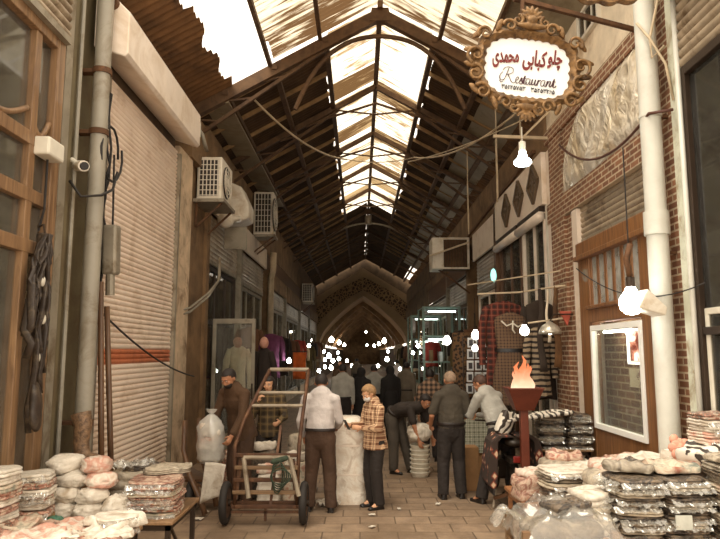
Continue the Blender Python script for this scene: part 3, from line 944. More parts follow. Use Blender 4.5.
Mn = Matrix.Translation((X + .197, 7.72, 1.71)) @ Matrix.Rotation(-PI / 2, 4, 'Z')
text_mb('\uFEF1\uFE8E\uFED3 \uFEAE\uFED3\uFE8E\uFEB4\uFEE3', .1, Mn, .002).build('red_writing', ink_red, nb_)
text_mb('\uFEE1\uFE8E\uFEB7 \uFE8E\uFEEB\uFE8E\uFEE7', .09, Mn @ Matrix.Translation((0, 0, -.1)), .002).build('red_writing', ink_red, nb_)

# white drain pipe, brick strip, pale post, dark window at the edge
wp = root('drainpipe', (3.02, 6.38, 0), 'thick white drainpipe beside the restaurant window', 'pipe')
MB().tube([(3.02, 6.38, 0), (3.02, 6.38, 6.9)], .105, 20).build('pipe', pipe_white, wp, 40)
MB().tube([(3.02, 6.38, 3.18), (3.02, 6.38, 3.42)], .125, 20).build('coupling', pipe_white, wp, 40)
MB().tube([(3.02, 6.38, 5.9), (3.02, 6.38, 6.05)], .125, 20).build('coupling', pipe_white, wp, 40)
MB().tube([(3.02, 6.38, 4.42), (3.02, 6.38, 4.45)], .113, 16).build('strap', pipe_white, wp)
for z in (4.43, 3.0): MB().bb(3.1, 3.2, 6.36, 6.4, z - .015, z + .015).build('bracket', rust_metal, wp)
struct(MB().bb(X - .06, 3.6, 6.0, 6.18, 0, 6.4).build('trim_pale_post', pale_green_post))
tag(MB().tube([(3.1, 5.93, 0), (3.1, 5.93, 5.6)], .025, 10).build('conduit', pipe_white, None, True), 'thin white conduit on the pale post by dark window', 'pipe')
window(X - .02, -1, 4.6, 5.95, 1.2, 4.75, dark_metal, glass_dark, (), (.28,), .09, .12)
window(X + .0, -1, 4.7, 5.86, 1.3, 2.4, white_box, glass_dark, (), (), .06, .08)
struct(MB().bb(X - .05, 3.5, 4.3, 5.95, 0, 1.2).build('trim_plinth', stone_jamb))
struct(MB().bb(3.55, 3.7, 4.3, 6.0, 0, 6).build('wall_right_near', concrete_dark))
sb = root('roller_shutter', (X - .05, 5.3, 4.8), 'rolled shutter housing above the dark window at the pale post', 'shutter')
curtain(X - .06, -1, 4.4, 5.92, 4.75, 5.5, .1, shutter_grey, sb, depth=.03)
MB().bb(X - .3, X + .2, 4.4, 5.98, 5.5, 5.95).build('housing', shutter_grey, sb, None, .02)
cw = root('loose_cable', (3.05, 6.2, 4.8), 'pale loose cables looping beside the white drainpipe top', 'cable')
MB().tube([(3.12, 6.22, 6.1), (3.08, 6.2, 5.6), (2.98, 6.2, 5.2), (3.0, 6.22, 5.0), (3.1, 6.15, 5.1)], .014, 6).build('cable', cable_pale, cw, True)
MB().tube([(2.9, 6.3, 5.42), (2.98, 6.2, 5.2), (3.1, 6.15, 4.9), (3.13, 6.1, 4.5)], .014, 6).build('cable', cable_pale, cw, True)
tag(MB().tube(sag((3.1, 9.6, 5.2), (2.95, 6.26, 4.42), .35) + [V((3.12, 6.1, 4.4))], .016, 6).build('black_cable', plain('cable_rust', srgb(84, 48, 34), .6), None, True), 'dark cable drooping across the plastic sheet to the white drainpipe', 'cable')
tag(MB().tube(sag((2.6, 7.6, 3.0), (3.1, 5.7, 2.62), .22), .007, 5).build('thin_wire', cable_black, None, True), 'thin wire drooping in front of the white drainpipe', 'wire')

# brick pier and shops beyond
struct(MB().bb(X - .02, 3.62, 10.45, 10.6, 0, 5.4).build('trim_post', cream_metal))
fas = root('fascia_sign', (X, 12.6, 4.5), 'pale fascia board with three diamond emblems above a shop', 'sign')
MB().bb(X - .1, X + .1, 10.62, 14.5, 4.5, 5.42).build('board', cream_metal, fas, None, .01)
emb = plain('emblem_brown', srgb(92, 74, 54), .6, 0, var=.2)
for yc in (11.1, 12.15, 13.2):
    for s_ in (1, .62):
        pts = [(X - .115, yc + .34 * s_ * a, 4.97 + .34 * s_ * b) for a, b in ((0, 1), (1, 0), (0, -1), (-1, 0), (0, 1))]
        mb = MB()
        for i in range(4): mb.bar(pts[i], pts[i + 1], .06 if s_ == 1 else .03)
        if s_ != 1:
            mb.bar((X - .115, yc - .12, 4.97), (X - .115, yc + .12, 5.03), .05).bar((X - .115, yc - .05, 5.1), (X - .115, yc + .05, 4.85), .045)
        mb.build('emblem_diamond' if s_ == 1 else 'emblem_motif', emb, fas)
tag(MB().bb(X - .03, X + .05, 10.62, 10.7, 0, 4.5).build('downpipe', white_box), 'narrow white upright beside the brick pier', 'pipe')
for i, (a, b) in enumerate(((10.75, 12.3), (12.4, 14.3))):
    window(X + .02, -1, a, b, .3, 4.4, cream_metal if i == 0 else wood_dark, glass_dusty, (.5,), (.62,), .1, .12)
    aw = root('awning_blind', (X - .08, (a + b) / 2, 4.3), ('rolled pale blind over the shop window next to brick pier', 'rolled pale blind over the shop window under far diamond emblem')[i], 'blind')
    MB().tube([(X - .1, a, 4.32), (X - .1, b, 4.32)], .09, 10).build('roll', cream_metal, aw, True)
    MB().bb(X - .12, X - .02, a, b, 4.4, 4.5).build('bracket', dark_metal, aw)
struct(MB().bb(X - .1, X + .3, 14.4, 14.6, 0, 5.4).build('trim_post', wood_dark))
shop(-1, X, 14.7, 17.6, 4.5, 3.55, 'slatted shutter under the plain fascia next to diamond sign', cream_metal, 5.25, panes=2, fm=cream_metal)
shop(-1, X, 18.8, 23, 4.3, 3.5, 'slatted shutter just beyond the caged air conditioner', wood_dark, 4.8, fm=wood_dark)
shop(-1, X, 23.4, 29, 4.1, 3.4, 'dim far right shutter over the glass display frames', wood_dark, 4.8, fm=pale_green_post)
shop(-1, X, 29.4, 36, 4.1, 3.3, 'farther right shutter beyond the glass display frames', plaster, 4.8)
shop(-1, X, 36.4, 44, 4.1, 3.3, 'farthest right shutter against the lattice gable', plaster, 4.8)
struct(MB().bb(X + .02, 3.65, 10.6, 44, 5.3, 6.2).build('wall_right_upper', plaster))
struct(MB().bb(X + .06, 3.65, 14.6, 44, 4.7, 5.4).build('wall_right_upper', plaster))
# hanging rods and wires under the awning
for i, (x, y, z0, z1) in enumerate(((3.0, 11.5, 5.4, 6.6), (2.7, 12.2, 5.0, 6.9), (2.95, 13.4, 5.2, 6.6), (2.6, 15, 4.8, 6.9), (2.9, 16.8, 5.2, 6.6))):
    struct(MB().tube([(x, y, z0), (x, y, z1)], .014, 5).build('trim_hanger_rod', cable_pale))
struct(MB().bar((-.0 + 3.1, 18.0, 5.3), (3.1, 11.0, 5.55), .06).build('trim_angle', rust_metal))
# window cooler held out from the wall
ac = root('air_conditioner', (2.1, 18.2, 4.35), 'caged air conditioner sticking out from the right wall beyond slatted shutters', 'air conditioner', 'air conditioners on the shop walls')
MB().bb(2.1, 3.14, 18.25, 18.95, 4.4, 5.28).build('casing', concrete_dark, ac, None, .02)
MB().bb(2.08, 2.42, 18.2, 18.98, 4.38, 5.3).build('white_end', white_enamel, ac, None, .02)
g = MB()
for i in range(9): g.bb(2.46 + i * .082, 2.475 + i * .082, 18.22, 18.25, 4.42, 5.26)
g.build('grille', rust_metal, ac)
g = MB().bb(2.4, 3.16, 18.2, 18.24, 4.38, 4.43).bb(2.4, 3.16, 18.2, 18.24, 5.24, 5.3).bb(3.1, 3.16, 18.2, 18.24, 4.43, 5.24)
g.build('cage_frame', white_enamel, ac)
MB().bar((2.0, 18.15, 4.75), (3.15, 18.15, 5.15), .05).build('brace', cable_pale, ac)
MB().bar((2.3, 18.5, 4.4), (3.2, 18.5, 3.7), .05).build('brace', rust_metal, ac)
# ------------------------------------------------------------------ people
skin = plain('skin', srgb(176, 122, 88), .6, 0, var=.12, scale=12, bump=.05, Subsurface_Weight=.05)
skin_pale = plain('skin_pale', srgb(206, 156, 120), .6, 0, var=.1, scale=12, bump=.05)
hair_dark = plain('hair_dark', srgb(34, 24, 18), .6, 0, var=.4, scale=30, bump=.6, bscale=120)
hair_brown = plain('hair_brown', srgb(70, 44, 30), .6, 0, var=.3, scale=30, bump=.5, bscale=120)
hair_grey = plain('hair_grey', srgb(142, 118, 96), .7, 0, var=.35, scale=30, bump=.6, bscale=120)
hair_blond = plain('hair_blond', srgb(150, 116, 78), .65, 0, var=.3, scale=26, bump=.6, bscale=110)
eye_white = plain('eye_white', srgb(220, 210, 200), .3, bump=0)
eye_dark = plain('eye_dark', srgb(26, 18, 14), .3, bump=0)
lip = plain('lip', srgb(140, 78, 64), .5, bump=0)
shoe_black = plain('shoe_black', srgb(30, 24, 20), .4, 0, var=.2, bump=.1)


def cloth(n, c, **k):
    return plain(n, c, .85, 0, var=k.pop('var', .18), scale=k.pop('scale', 5), bump=.5, bscale=k.pop('bscale', 22), bdist=.02, **k)


def person(label, x, y, yaw, H=1.74, lean=0, nod=0, turn=0, arms=None, feet=None, drop=0, top=None, bottom=None, hair=None, hairstyle='short',
           beard=None, mask=None, sleeve='long', belly=1.0, vox=.0085, skinm=None, shoem=None, robe=False, group=None, hipfwd=0, scarf=None, knees=None, tuck=True):
    """build facing -Y then turn by yaw; arms: {side: (upper dir, fore dir, curl)}; feet: {side: (dx, dy, dz)} from the standing place"""
    S = H / 1.75; sk = skinm or skin
    t = root('person', (x, y, 0), label, 'person', group)
    P = V((0, hipfwd, .95 * S - drop))
    def up(p, f=1.0):
        a = math.radians(lean) * f
        return P + Matrix.Rotation(a, 3, 'X') @ (V(p) * S)
    # spine offsets measured from the pelvis; bending increases up the back
    waist, chest, shl, neck = up((0, 0, .15), .75), up((0, -.005, .33), .95), up((0, .005, .47)), up((0, .0, .545))
    ha = math.radians(lean * .75 + nod)
    Rh = Matrix.Rotation(math.radians(turn), 3, 'Z') @ Matrix.Rotation(ha, 3, 'X')
    headc = neck + Rh @ V((0, -.018, .125)) * S
    body = MB(); sx = V((1, 0, 0))
    body.capsule(P - V((0, 0, .02)), waist, .135 * S, .125 * S, 14, sx, .75)
    body.capsule(waist, chest, .125 * S, .145 * S, 14, sx, .7)
    body.capsule(chest, shl, .145 * S, .13 * S, 14, sx, .62)
    body.capsule(shl, neck + (headc - neck) * .35, .062 * S, .056 * S, 12)
    # head: skull, jaw, brow, nose, ears
    def hd(c, r, rot=None):
        M = Rh.to_4x4()
        body.ell(headc + Rh @ (V(c) * S), tuple(k * S for k in r), M)
    hd((0, .012, .028), (.077, .097, .088)); hd((0, -.022, -.035), (.061, .07, .078)); hd((0, -.05, -.085), (.034, .03, .026))
    hd((0, -.088, -.012), (.012, .016, .026)); hd((0, -.1, -.026), (.016, .014, .012)); hd((0, -.08, .022), (.055, .014, .01))
    for s in (-1, 1):
        hd((s * .078, .012, -.008), (.011, .02, .033)); hd((s * .045, -.066, -.024), (.02, .016, .018))
    hd((0, -.086, -.056), (.024, .01, .011))
    # legs
    kn, an = {}, {}
    feet = feet or {}
    for s in (-1, 1):
        hip = P + V((s * .088 * S, 0, -.03 * S))
        fo = V(feet.get(s, (s * .02, 0, 0)))
        A = V((s * .085 * S, 0, .09 * S)) + fo
        mid = (hip + A) / 2; L = (hip - A).length; full = .835 * S
        bend = math.sqrt(max(0, (full / 2) ** 2 - (L / 2) ** 2)) if L < full else 0
        K = mid + (V((0, -1, 0)) * min(bend, .38) if not knees or s not in knees else V(knees[s]))
        kn[s], an[s] = (hip, K, A), fo
        body.capsule(hip, K, .082 * S, .054 * S, 12); body.capsule(K, A, .052 * S, .036 * S, 12)
        body.capsule(A, A + V((s * .01, -.1, -.055)) * S, .038 * S, .03 * S, 10)
    # arms and hands
    arms = arms or {}
    armj = {}
    for s in (-1, 1):
        d1, d2, curl = arms.get(s, ((s * .12, .02, -1), (s * .03, -.12, -1), .5))
        d1, d2 = V(d1).normalized(), V(d2).normalized()
        Sh = up((s * .185, .005, .445)); E = Sh + d1 * .285 * S; W = E + d2 * .25 * S
        armj[s] = (Sh, E, W)
        body.capsule(up((s * .1, .0, .47)), Sh, .06 * S, .056 * S, 12)
        body.capsule(Sh, E, .05 * S, .039 * S, 12); body.capsule(E, W, .04 * S, .027 * S, 12)
        # palm normal faces the body (or down)
        inn = V((-s, 0, 0)); nrm = (inn - d2 * inn.dot(d2))
        nrm = nrm.normalized() if nrm.length > .2 else (V((0, 0, -1)) - d2 * -d2.z).normalized()
        side = nrm.cross(d2) * (1 if s < 0 else -1)
        if side.y > 0.2: side = -side            # thumb towards the front
        body.capsule(W, W + d2 * .075 * S, .03 * S, .036 * S, 10, side, .55)
        fr_ = .0095 * S
        for i, Lf in enumerate((.072, .08, .074, .058)):
            b0 = W + d2 * .085 * S + side * (.028 - .0195 * i) * S
            dA = (d2 * cos(curl) + nrm * sin(curl)); dB = (d2 * cos(curl * 2.2) + nrm * sin(curl * 2.2))
            m = b0 + dA * Lf * .55 * S
            body.capsule(b0 - d2 * .03 * S, b0, fr_, fr_, 7); body.capsule(b0, m, fr_, fr_ * .95, 7); body.capsule(m, m + dB * Lf * .45 * S, fr_ * .95, fr_ * .8, 7)
        tb = W + d2 * .028 * S + side * .028 * S
        tm = tb + (d2 * .6 + side * .7 + nrm * .25).normalized() * .04 * S
        body.capsule(tb, tm, fr_ * 1.25, fr_, 7); body.capsule(tm, tm + (d2 * .9 + nrm * .4).normalized() * .03 * S, fr_, fr_ * .85, 7)
    rt = Matrix.Translation((x, y, 0))
    def fin(mb, name, mat, voxel=None, sm=2, wr=0.0, par=None):
        m = from_mesh(remesh(mb, voxel, sm)) if voxel else mb
        if wr:
            m.v = [tuple(V(p) + noise.noise_vector(V((p[0] * 9 + x * 3, p[1] * 9, p[2] * 4.5))) * wr + noise.noise_vector(V(p) * 22) * wr * .4) for p in m.v]
        m.v = [(p[0] + x, p[1] + y, p[2]) for p in m.v]
        return m.build(name, mat, par or t, True)
    bo = fin(body, 'body', sk, vox, 2)
    # clothing
    cv = max(.011, vox * 1.35)
    tp = MB(); b = belly
    hem = (up((0, 0, .0), .35) if tuck else up((0, 0, -.13), .35)) if not robe else None
    if not robe:
        tp.capsule(hem + V((0, 0, .0)), waist, (.174 if tuck else .205) * S * b, .172 * S * b, 16, sx, .74 if tuck else .86, True)
    tp.capsule(waist, chest, .17 * S * b, .18 * S, 16, sx, .72); tp.capsule(chest, shl, .18 * S, .155 * S, 16, sx, .66)
    tp.capsule(shl - (shl - chest) * .1, neck - (neck - shl) * .35, .11 * S, .07 * S, 14, sx, .85)
    for s in (-1, 1):
        Sh, E, W = armj[s]
        tp.capsule(up((s * .1, .005, .46)), Sh, .078 * S, .072 * S, 12)
        if sleeve == 'short':
            tp.capsule(Sh, Sh.lerp(E, .8), .07 * S, .066 * S, 14)
        elif sleeve == 'rolled':
            tp.capsule(Sh, E, .07 * S, .06 * S, 14); tp.capsule(E, E.lerp(W, .3), .06 * S, .055 * S, 14)
        else:
            tp.capsule(Sh, E, .07 * S, .058 * S, 14); tp.capsule(E, E.lerp(W, .9), .058 * S, .043 * S, 14)
    fin(tp, 'top' if not robe else 'robe_top', top, cv, 2, .009)
    if not robe:
        ring = MB().capsule(neck - (neck - shl) * .5, neck - (neck - shl) * .1, .08 * S, .074 * S, 14, sx, .9)
        fin(ring, 'collar', top, cv, 1)
    tr = MB()
    if robe:
        n = 20
        rings = []
        for i in range(9):
            f = i / 8; c = V((0, P.y * (1 - f), 0)) ; z = (waist.z + .05) * (1 - f) + .03 * f
            r = (.17 + .13 * f ** 1.2) * S
            rings.append([V((r * cos(2 * PI * j / n) * (1 + .06 * cos(5 * 2 * PI * j / n + i * .4) * f), c.y + r * .72 * sin(2 * PI * j / n) * (1 + .06 * sin(6 * 2 * PI * j / n) * f), z)) for j in range(n)])
        tr.loft(rings); fin(tr, 'robe_skirt', bottom, None, 0)
    else:
        tr.capsule(P + V((0, 0, -.03)), up((0, 0, .075 if tuck else .0), .5), .168 * S * b ** .5, (.19 if tuck else .15) * S * b ** .5, 16, sx, .76, False, True)
        if tuck:
            q0, q1 = up((0, 0, .05), .5), up((0, 0, .085), .5)
            fin(MB().capsule(q0, q1, .196 * S * b ** .5, .196 * S * b ** .5, 20, sx, .77, True, True), 'belt', belt_dark, None, 0)
        for s in (-1, 1):
            hip, K, A = kn[s]
            tr.capsule(hip, K, .112 * S, .09 * S, 14); tr.capsule(K, A + V((0, .005, -.03)), .089 * S, .078 * S, 14, None, None, False, True)
        fin(tr, 'trousers', bottom, cv, 2, .009)
    for s in (-1, 1):
        A = kn[s][2]; f0 = V((A.x, A.y, A.z - .06 * S))
        sh = MB()
        sh.capsule(f0 + V((0, .035, -.002)) * S, f0 + V((s * .015, -.15, -.008)) * S, .04 * S, .034 * S, 12, sx, .8)
        sh.capsule(f0 + V((0, .03, .02)) * S, f0 + V((0, -.04, .0)) * S, .045 * S, .04 * S, 12)
        sh.bb(f0.x - .04 * S, f0.x + .042 * S, f0.y - .17 * S, f0.y + .07 * S, f0.z - .032 * S, f0.z - .012 * S)
        fin(sh, 'shoe', shoem or shoe_black, .011, 1)
    # hair: a cap over the skull cut at the hairline
    if hair is not None:
        cap = MB().ell((0, 0, 0), (1, 1, 1), None, 26, 18)
        r0 = {'short': (.086, .107, .098), 'bald': (.083, .104, .08), 'long': (.094, .116, .106), 'full': (.096, .114, .11)}[hairstyle]
        vs = []
        for p in cap.v:
            p = V(p)
            front = -p.y
            if hairstyle == 'bald': inside = p.z < .55 and (front < .35) and p.z > -.75
            elif hairstyle == 'long': inside = not (front > .35 and p.z < .38)
            else: inside = p.z > (.38 if front > .45 else -.25 + .5 * max(0, front) if front > -.2 else -.72)
            k = 1.0 if inside else .8
            k *= 1 + .035 * noise.noise(p * 4 + V((x, y, 0)))
            q = V((p.x * r0[0] * k, p.y * r0[1] * k + .014, p.z * r0[2] * k + .022))
            if hairstyle == 'long' and p.z < -.2 and front < .3: q.z -= .12 * (-p.z - .2); q.x *= 1.05
            vs.append(tuple(headc + Rh @ (q * S)))
        cap.v = vs
        fin(cap, 'hair', hair)
    if scarf is not None:
        sc_ = MB()
        cap = MB().ell((0, 0, 0), (.102, .122, .118), None, 22, 16)
        vs = []
        for p in cap.v:
            p = V(p)
            if p.y < -.05 and abs(p.x) < .07 and -.1 < p.z < .06: p.y = -.03
            if p.z < -.05: p.z -= .06
            vs.append(tuple(headc + Rh @ ((p + V((0, .012, .01))) * S)))
        cap.v = vs
        fin(cap, 'headscarf', scarf)
    if beard is not None:
        bd = MB().ell(headc + Rh @ (V((0, -.042, -.066)) * S), (.06 * S, .056 * S, .052 * S), Rh.to_4x4(), 14, 10)
        fin(bd.jitter(.006, 30), 'beard', beard)
    if mask is not None:
        mk = MB().ell(headc + Rh @ (V((0, -.052, -.055)) * S), (.064 * S, .056 * S, .05 * S), Rh.to_4x4(), 14, 10)
        fin(mk, 'face_mask', mask)
    for s in (-1, 1):
        e = MB().ell(headc + Rh @ (V((s * .031, -.081, .004)) * S), (.013 * S, .009 * S, .007 * S), Rh.to_4x4(), 10, 7)
        eo = fin(e, 'eye', eye_white)
        i_ = MB().ell(headc + Rh @ (V((s * .031, -.089, .004)) * S), (.006 * S, .004 * S, .006 * S), Rh.to_4x4(), 8, 6)
        i_.v = [(p[0] + x, p[1] + y, p[2]) for p in i_.v]; i_.build('iris', eye_dark, eo, True)
        bw = MB().ell(headc + Rh @ (V((s * .033, -.09, .024)) * S), (.02 * S, .006 * S, .005 * S), Rh.to_4x4(), 8, 6)
        fin(bw, 'eyebrow', hair if hair is not None else hair_dark)
    if mask is None and beard is None:
        m_ = MB().ell(headc + Rh @ (V((0, -.095, -.057)) * S), (.021 * S, .006 * S, .006 * S), Rh.to_4x4(), 10, 6)
        fin(m_, 'mouth', lip)
    t.rotation_euler.z = math.radians(yaw)
    return t, armj


belt_dark = plain('belt_dark', srgb(36, 26, 20), .5, bump=.05)
jacket_brown = cloth('jacket_brown', srgb(74, 50, 28))
trouser_brown = cloth('trouser_brown', srgb(72, 50, 34))
trouser_black = cloth('trouser_black', srgb(38, 30, 25))
shirt_white = cloth('shirt_white', srgb(190, 180, 174))
shirt_grey = cloth('shirt_grey', srgb(156, 152, 142))
polo_dark = cloth('polo_dark', srgb(62, 54, 42))
tee_black = cloth('tee_black', srgb(44, 35, 28))
coat_grey = cloth('coat_grey', srgb(112, 100, 84))
black_cloth = cloth('black_cloth', srgb(26, 21, 18))
plaid_shirt = plaid_mat('plaid_shirt', srgb(214, 178, 140), srgb(112, 70, 44), srgb(88, 52, 34), 'XZY', .075)
plaid_dark = plaid_mat('plaid_dark', srgb(56, 44, 34), srgb(150, 118, 92), srgb(30, 24, 20), 'XZY', .09)
plaid_red = plaid_mat('plaid_red', srgb(104, 40, 26), srgb(44, 26, 20), srgb(140, 84, 62), 'XZY', .1)
plaid_olive = plaid_mat('plaid_olive', srgb(84, 68, 42), srgb(52, 40, 26), srgb(128, 104, 66), 'XZY', .1)
mask_blue = cloth('mask_blue', srgb(206, 200, 192))

# foreground
person('bearded man in brown jacket bending over the plastic sacks by the trolley', -1.58, 8.75, -35, 1.86, lean=20, nod=14, turn=6, tuck=False,
       arms={-1: ((-.15, -.3, -1), (.1, -.55, -1), .6), 1: ((.2, -.35, -1), (-.1, -.6, -.9), .6)}, top=jacket_brown, bottom=trouser_brown, hair=hair_dark, beard=hair_dark)
person('dark haired woman in olive check shirt with hand raised to her mouth', -1.36, 9.75, 8, 1.68, lean=6, nod=4, turn=-18, drop=.02, tuck=False,
       arms={-1: ((-.25, -.45, -1), (.35, -.42, 1), .7), 1: ((.2, -.3, -1), (-.3, -.8, -.2), .5)}, feet={-1: (-.03, -.1, 0), 1: (.03, -.1, 0)}, top=plaid_olive, bottom=trouser_black, hair=hair_dark, hairstyle='long', skinm=skin_pale)
person('man seen from behind in pale shirt and brown trousers beside the trolley', -.51, 8.4, 176, 1.75, lean=5, nod=18, turn=6,
       arms={1: ((.3, -.05, -1), (-.1, -.6, -1), .5), -1: ((-.2, -.2, -1), (.2, -.9, -.4), .6)}, feet={-1: (-.06, .0, 0), 1: (.06, -.03, 0)}, top=shirt_white, bottom=trouser_brown, hair=hair_dark, sleeve='long', belly=1.05)
pp_, aj_ = person('fair haired person in check shirt and face mask reading a phone', .2, 8.62, -62, 1.6, lean=4, nod=22,
       arms={-1: ((-.1, -.2, -1), (.22, -1, .12), .7), 1: ((.12, -.15, -1), (-.25, -1, .1), .7)}, top=plaid_shirt, bottom=trouser_black, hair=hair_blond, hairstyle='full', mask=mask_blue, skinm=skin_pale, sleeve='long', belly=1.02, tuck=False)
_w = (aj_[-1][2] + aj_[1][2]) / 2 + V((0, -.13, .03))
_c = Matrix.Rotation(math.radians(-62), 3, 'Z') @ _w + V((.2, 8.62, 0))
_pm = Matrix.Translation(_c) @ Matrix.Rotation(math.radians(-62), 4, 'Z') @ Matrix.Rotation(.5, 4, 'X')
tag(MB().box((0, 0, 0), (.07, .012, .14), _pm).build('mobile_phone', plain('phone_dark', srgb(60, 56, 54), .3), None, None, .004), 'small phone held by the fair haired person in check shirt', 'phone')
person('man in dark top bending down over the stack of white pails', .68, 11.0, 55, 1.74, lean=72, nod=-16,
       arms={-1: ((-.1, -.35, -1), (.1, -.3, -1), .5), 1: ((.1, -.45, -1), (-.05, -.35, -1), .5)}, feet={-1: (-.04, .06, 0), 1: (.06, -.12, 0)}, hipfwd=.12, top=tee_black, bottom=cloth('trouser_slate', srgb(70, 62, 52)), hair=hair_dark, sleeve='short')
person('grey haired man seen from behind in dark polo shirt and black trousers', 1.28, 9.15, 187, 1.75, nod=10, turn=4,
       arms={-1: ((-.3, .0, -1), (.15, -.9, -.25), .6), 1: ((.35, .02, -1), (-.1, -.75, -.55), .6)}, feet={-1: (-.04, 0, 0), 1: (.05, .02, 0)}, top=polo_dark, bottom=trouser_black, hair=hair_grey, sleeve='short', belly=1.1)
person('man in grey blue shirt bending from the motorcycle to the checked counter', 1.93, 8.95, 214, 1.8, lean=30, nod=12, turn=14, drop=.0,
       arms={-1: ((-.1, -.5, -1), (.3, -1, -.1), .5), 1: ((.1, -.55, -.9), (-.2, -1, .05), .5)}, feet={-1: (-.22, -.12, 0), 1: (.22, -.1, 0)}, top=shirt_grey, bottom=trouser_black, hair=hair_brown, belly=1.12)
# background
for (lb_, px_, py_, yw, H_, kw) in (
        ('man in pale shirt and dark trousers standing far down the alley', -.38, 14.2, 190, 1.76, dict(top=shirt_grey, bottom=trouser_black, hair=hair_dark)),
        ('woman in long black robe walking beside the man in pale shirt', .02, 14.6, 165, 1.68, dict(top=black_cloth, bottom=black_cloth, hair=None, scarf=black_cloth, robe=True)),
        ('man in light grey shirt seen from behind between two dark figures', .34, 15.6, 178, 1.72, dict(top=shirt_grey, bottom=trouser_black, hair=hair_dark)),
        ('woman in black robe and headscarf right of the light grey shirt', .72, 15.2, 200, 1.7, dict(top=black_cloth, bottom=black_cloth, hair=None, scarf=black_cloth, robe=True)),
        ('man in grey coat at the far stalls beyond the bending man', 1.22, 17, 150, 1.76, dict(top=coat_grey, bottom=coat_grey, hair=hair_dark)),
        ('person in dark check shirt behind the grey haired man', 1.32, 12.2, 172, 1.7, dict(top=plaid_dark, bottom=trouser_black, hair=hair_dark)),
        ('small distant person in dark coat walking under the first vault', -.15, 30, 180, 1.74, dict(top=coat_grey, bottom=trouser_black, hair=hair_dark)),
        ('small distant person in brown jacket farther down the alley on left', -.75, 24, 10, 1.74, dict(top=jacket_brown, bottom=trouser_brown, hair=hair_dark)),
        ('small distant person in pale shirt near the far right stalls', 1.5, 26, 200, 1.72, dict(top=shirt_white, bottom=trouser_black, hair=hair_dark))):
    person(lb_, px_, py_, yw, H_, vox=.014, nod=8, **kw)
# ------------------------------------------------------------------ lamps, sign, hanging clothes, torch
LAMPS = []
globe = emit_mat('globe', (1, .94, .82), 30)
globe_near = emit_mat('globe_near', (1, .95, .85), 7)
globe_cool = emit_mat('globe_cool', (.9, 1, .97), 30)


def bulb(x, y, z, r, label, cord=.4, mat=None, cat='lamp', group=None):
    t = root('light_bulb', (x, y, z), label, cat, group)
    MB().lathe([(0, -r), (r * .5, -r * .87), (r * .87, -r * .5), (r, 0), (r * .88, r * .5), (r * .55, r * .95), (r * .36, r * 1.35), (0, r * 1.36)], (x, y, z), 16).build('bulb', mat or globe, t, True)
    MB().tube([(x, y, z + r * 1.3), (x, y, z + r * 2.2)], r * .36, 10).build('socket', dark_metal, t)
    MB().tube([(x, y, z + r * 2.2), (x, y, z + r * 2.2 + cord)], max(.006, r * .06), 5).build('cord', cable_black, t)
    return t


# ornate restaurant sign on its bracket
SX, SY, SZ = 1.68, 6.1, 4.83
sg = root('restaurant_sign', (SX, SY, SZ), 'ornate gilt framed white restaurant sign with Persian lettering', 'sign')
k = 6.15 / FPX                      # metres per picture step at this distance


def s2(u, v):                       # sign coordinates from the tilted board
    x, z = (u - 529) * k, -(v - 65) * k
    a = .105
    return x * cos(a) - z * sin(a), x * sin(a) + z * cos(a)


def scall(hw, hh, bump, nb, n=160, p=3.2):
    out = []
    for i in range(n):
        a = 2 * PI * i / n; c, s_ = cos(a), sin(a)
        r = (abs(c / hw) ** p + abs(s_ / hh) ** p) ** (-1 / p)
        r *= 1 + bump * (abs(sin(nb * a)) - .5)
        out.append((r * c, r * s_))
    return out


T0 = Matrix.Translation((SX, SY, SZ))
inn = scall(.43, .305, .05, 14); out = scall(.56, .42, .09, 9, p=2.4)
MB().prism(scall(.47, .35, 0, 1), .0, .03, T0).build('board', sign_white, sg)
fm_ = MB(); n = len(inn)
for ring, yy in ((inn, -.015), (scall(.49, .36, .05, 12, p=2.8), -.06), (out, -.02), (out, .04), (inn, .03)):
    fm_.v += [tuple(T0 @ V((a, yy, b))) for a, b in ring]
for r_ in range(5):
    for i in range(n):
        a, b = r_ * n + i, r_ * n + (i + 1) % n; c = ((r_ + 1) % 5) * n
        fm_.f.append((a, b, c + (i + 1) % n, c + i))
fm_.build('frame', gold_frame, sg, 60)


def scroll(cx, cz, r, turns, a0, flip=1, w=.02, d=-.06):
    pts, rr = [], []
    N_ = 26
    for i in range(N_ + 1):
        f = i / N_; a = a0 + flip * turns * 2 * PI * f; q = r * (1 - .8 * f)
        pts.append(T0 @ V((cx + q * cos(a), d, cz + q * sin(a)))); rr.append(w * (1 - .5 * f))
    return MB().tube(pts, rr, 7).build('scroll', gold_frame, sg, True)


for sx_ in (-1, 1):
    for cx, cz, r, tn, a0 in ((.5, .05, .1, 1.2, -1.2), (.5, -.12, .09, 1.2, 1.4), (.43, .26, .08, 1.3, -.6), (.42, -.28, .085, 1.3, .6), (.2, .36, .07, 1.2, 0), (.2, -.36, .07, 1.2, 0), (.12, -.4, .06, 1.2, 2), (.13, .42, .055, 1.2, 2)):
        scroll(sx_ * cx * 1.07, cz * 1.12, r, tn, a0 if sx_ > 0 else PI - a0, sx_)
    for i, (cx, cz, ang) in enumerate(((.56, .1, .2), (.55, -.04, -.2), (.5, .25, .8), (.5, -.26, -.8), (.3, .36, 1.2), (.3, -.37, -1.2))):
        M_ = Matrix.Rotation(-sx_ * (PI / 2 - ang) if True else 0, 4, 'Y')
        MB().ell(T0 @ V((sx_ * cx * 1.07, -.045, cz * 1.12)), (.03, .025, .07), M_, 10, 8).jitter(.008, 30).build('leaf', gold_frame, sg, True)
cr = MB()
for i in range(7):
    a = (i - 3) * .42
    cr.ell(T0 @ V((.09 * sin(a), -.05, .49 + .1 * cos(a))), (.022, .03, .06), Matrix.Rotation(a, 4, 'Y'), 10, 8)
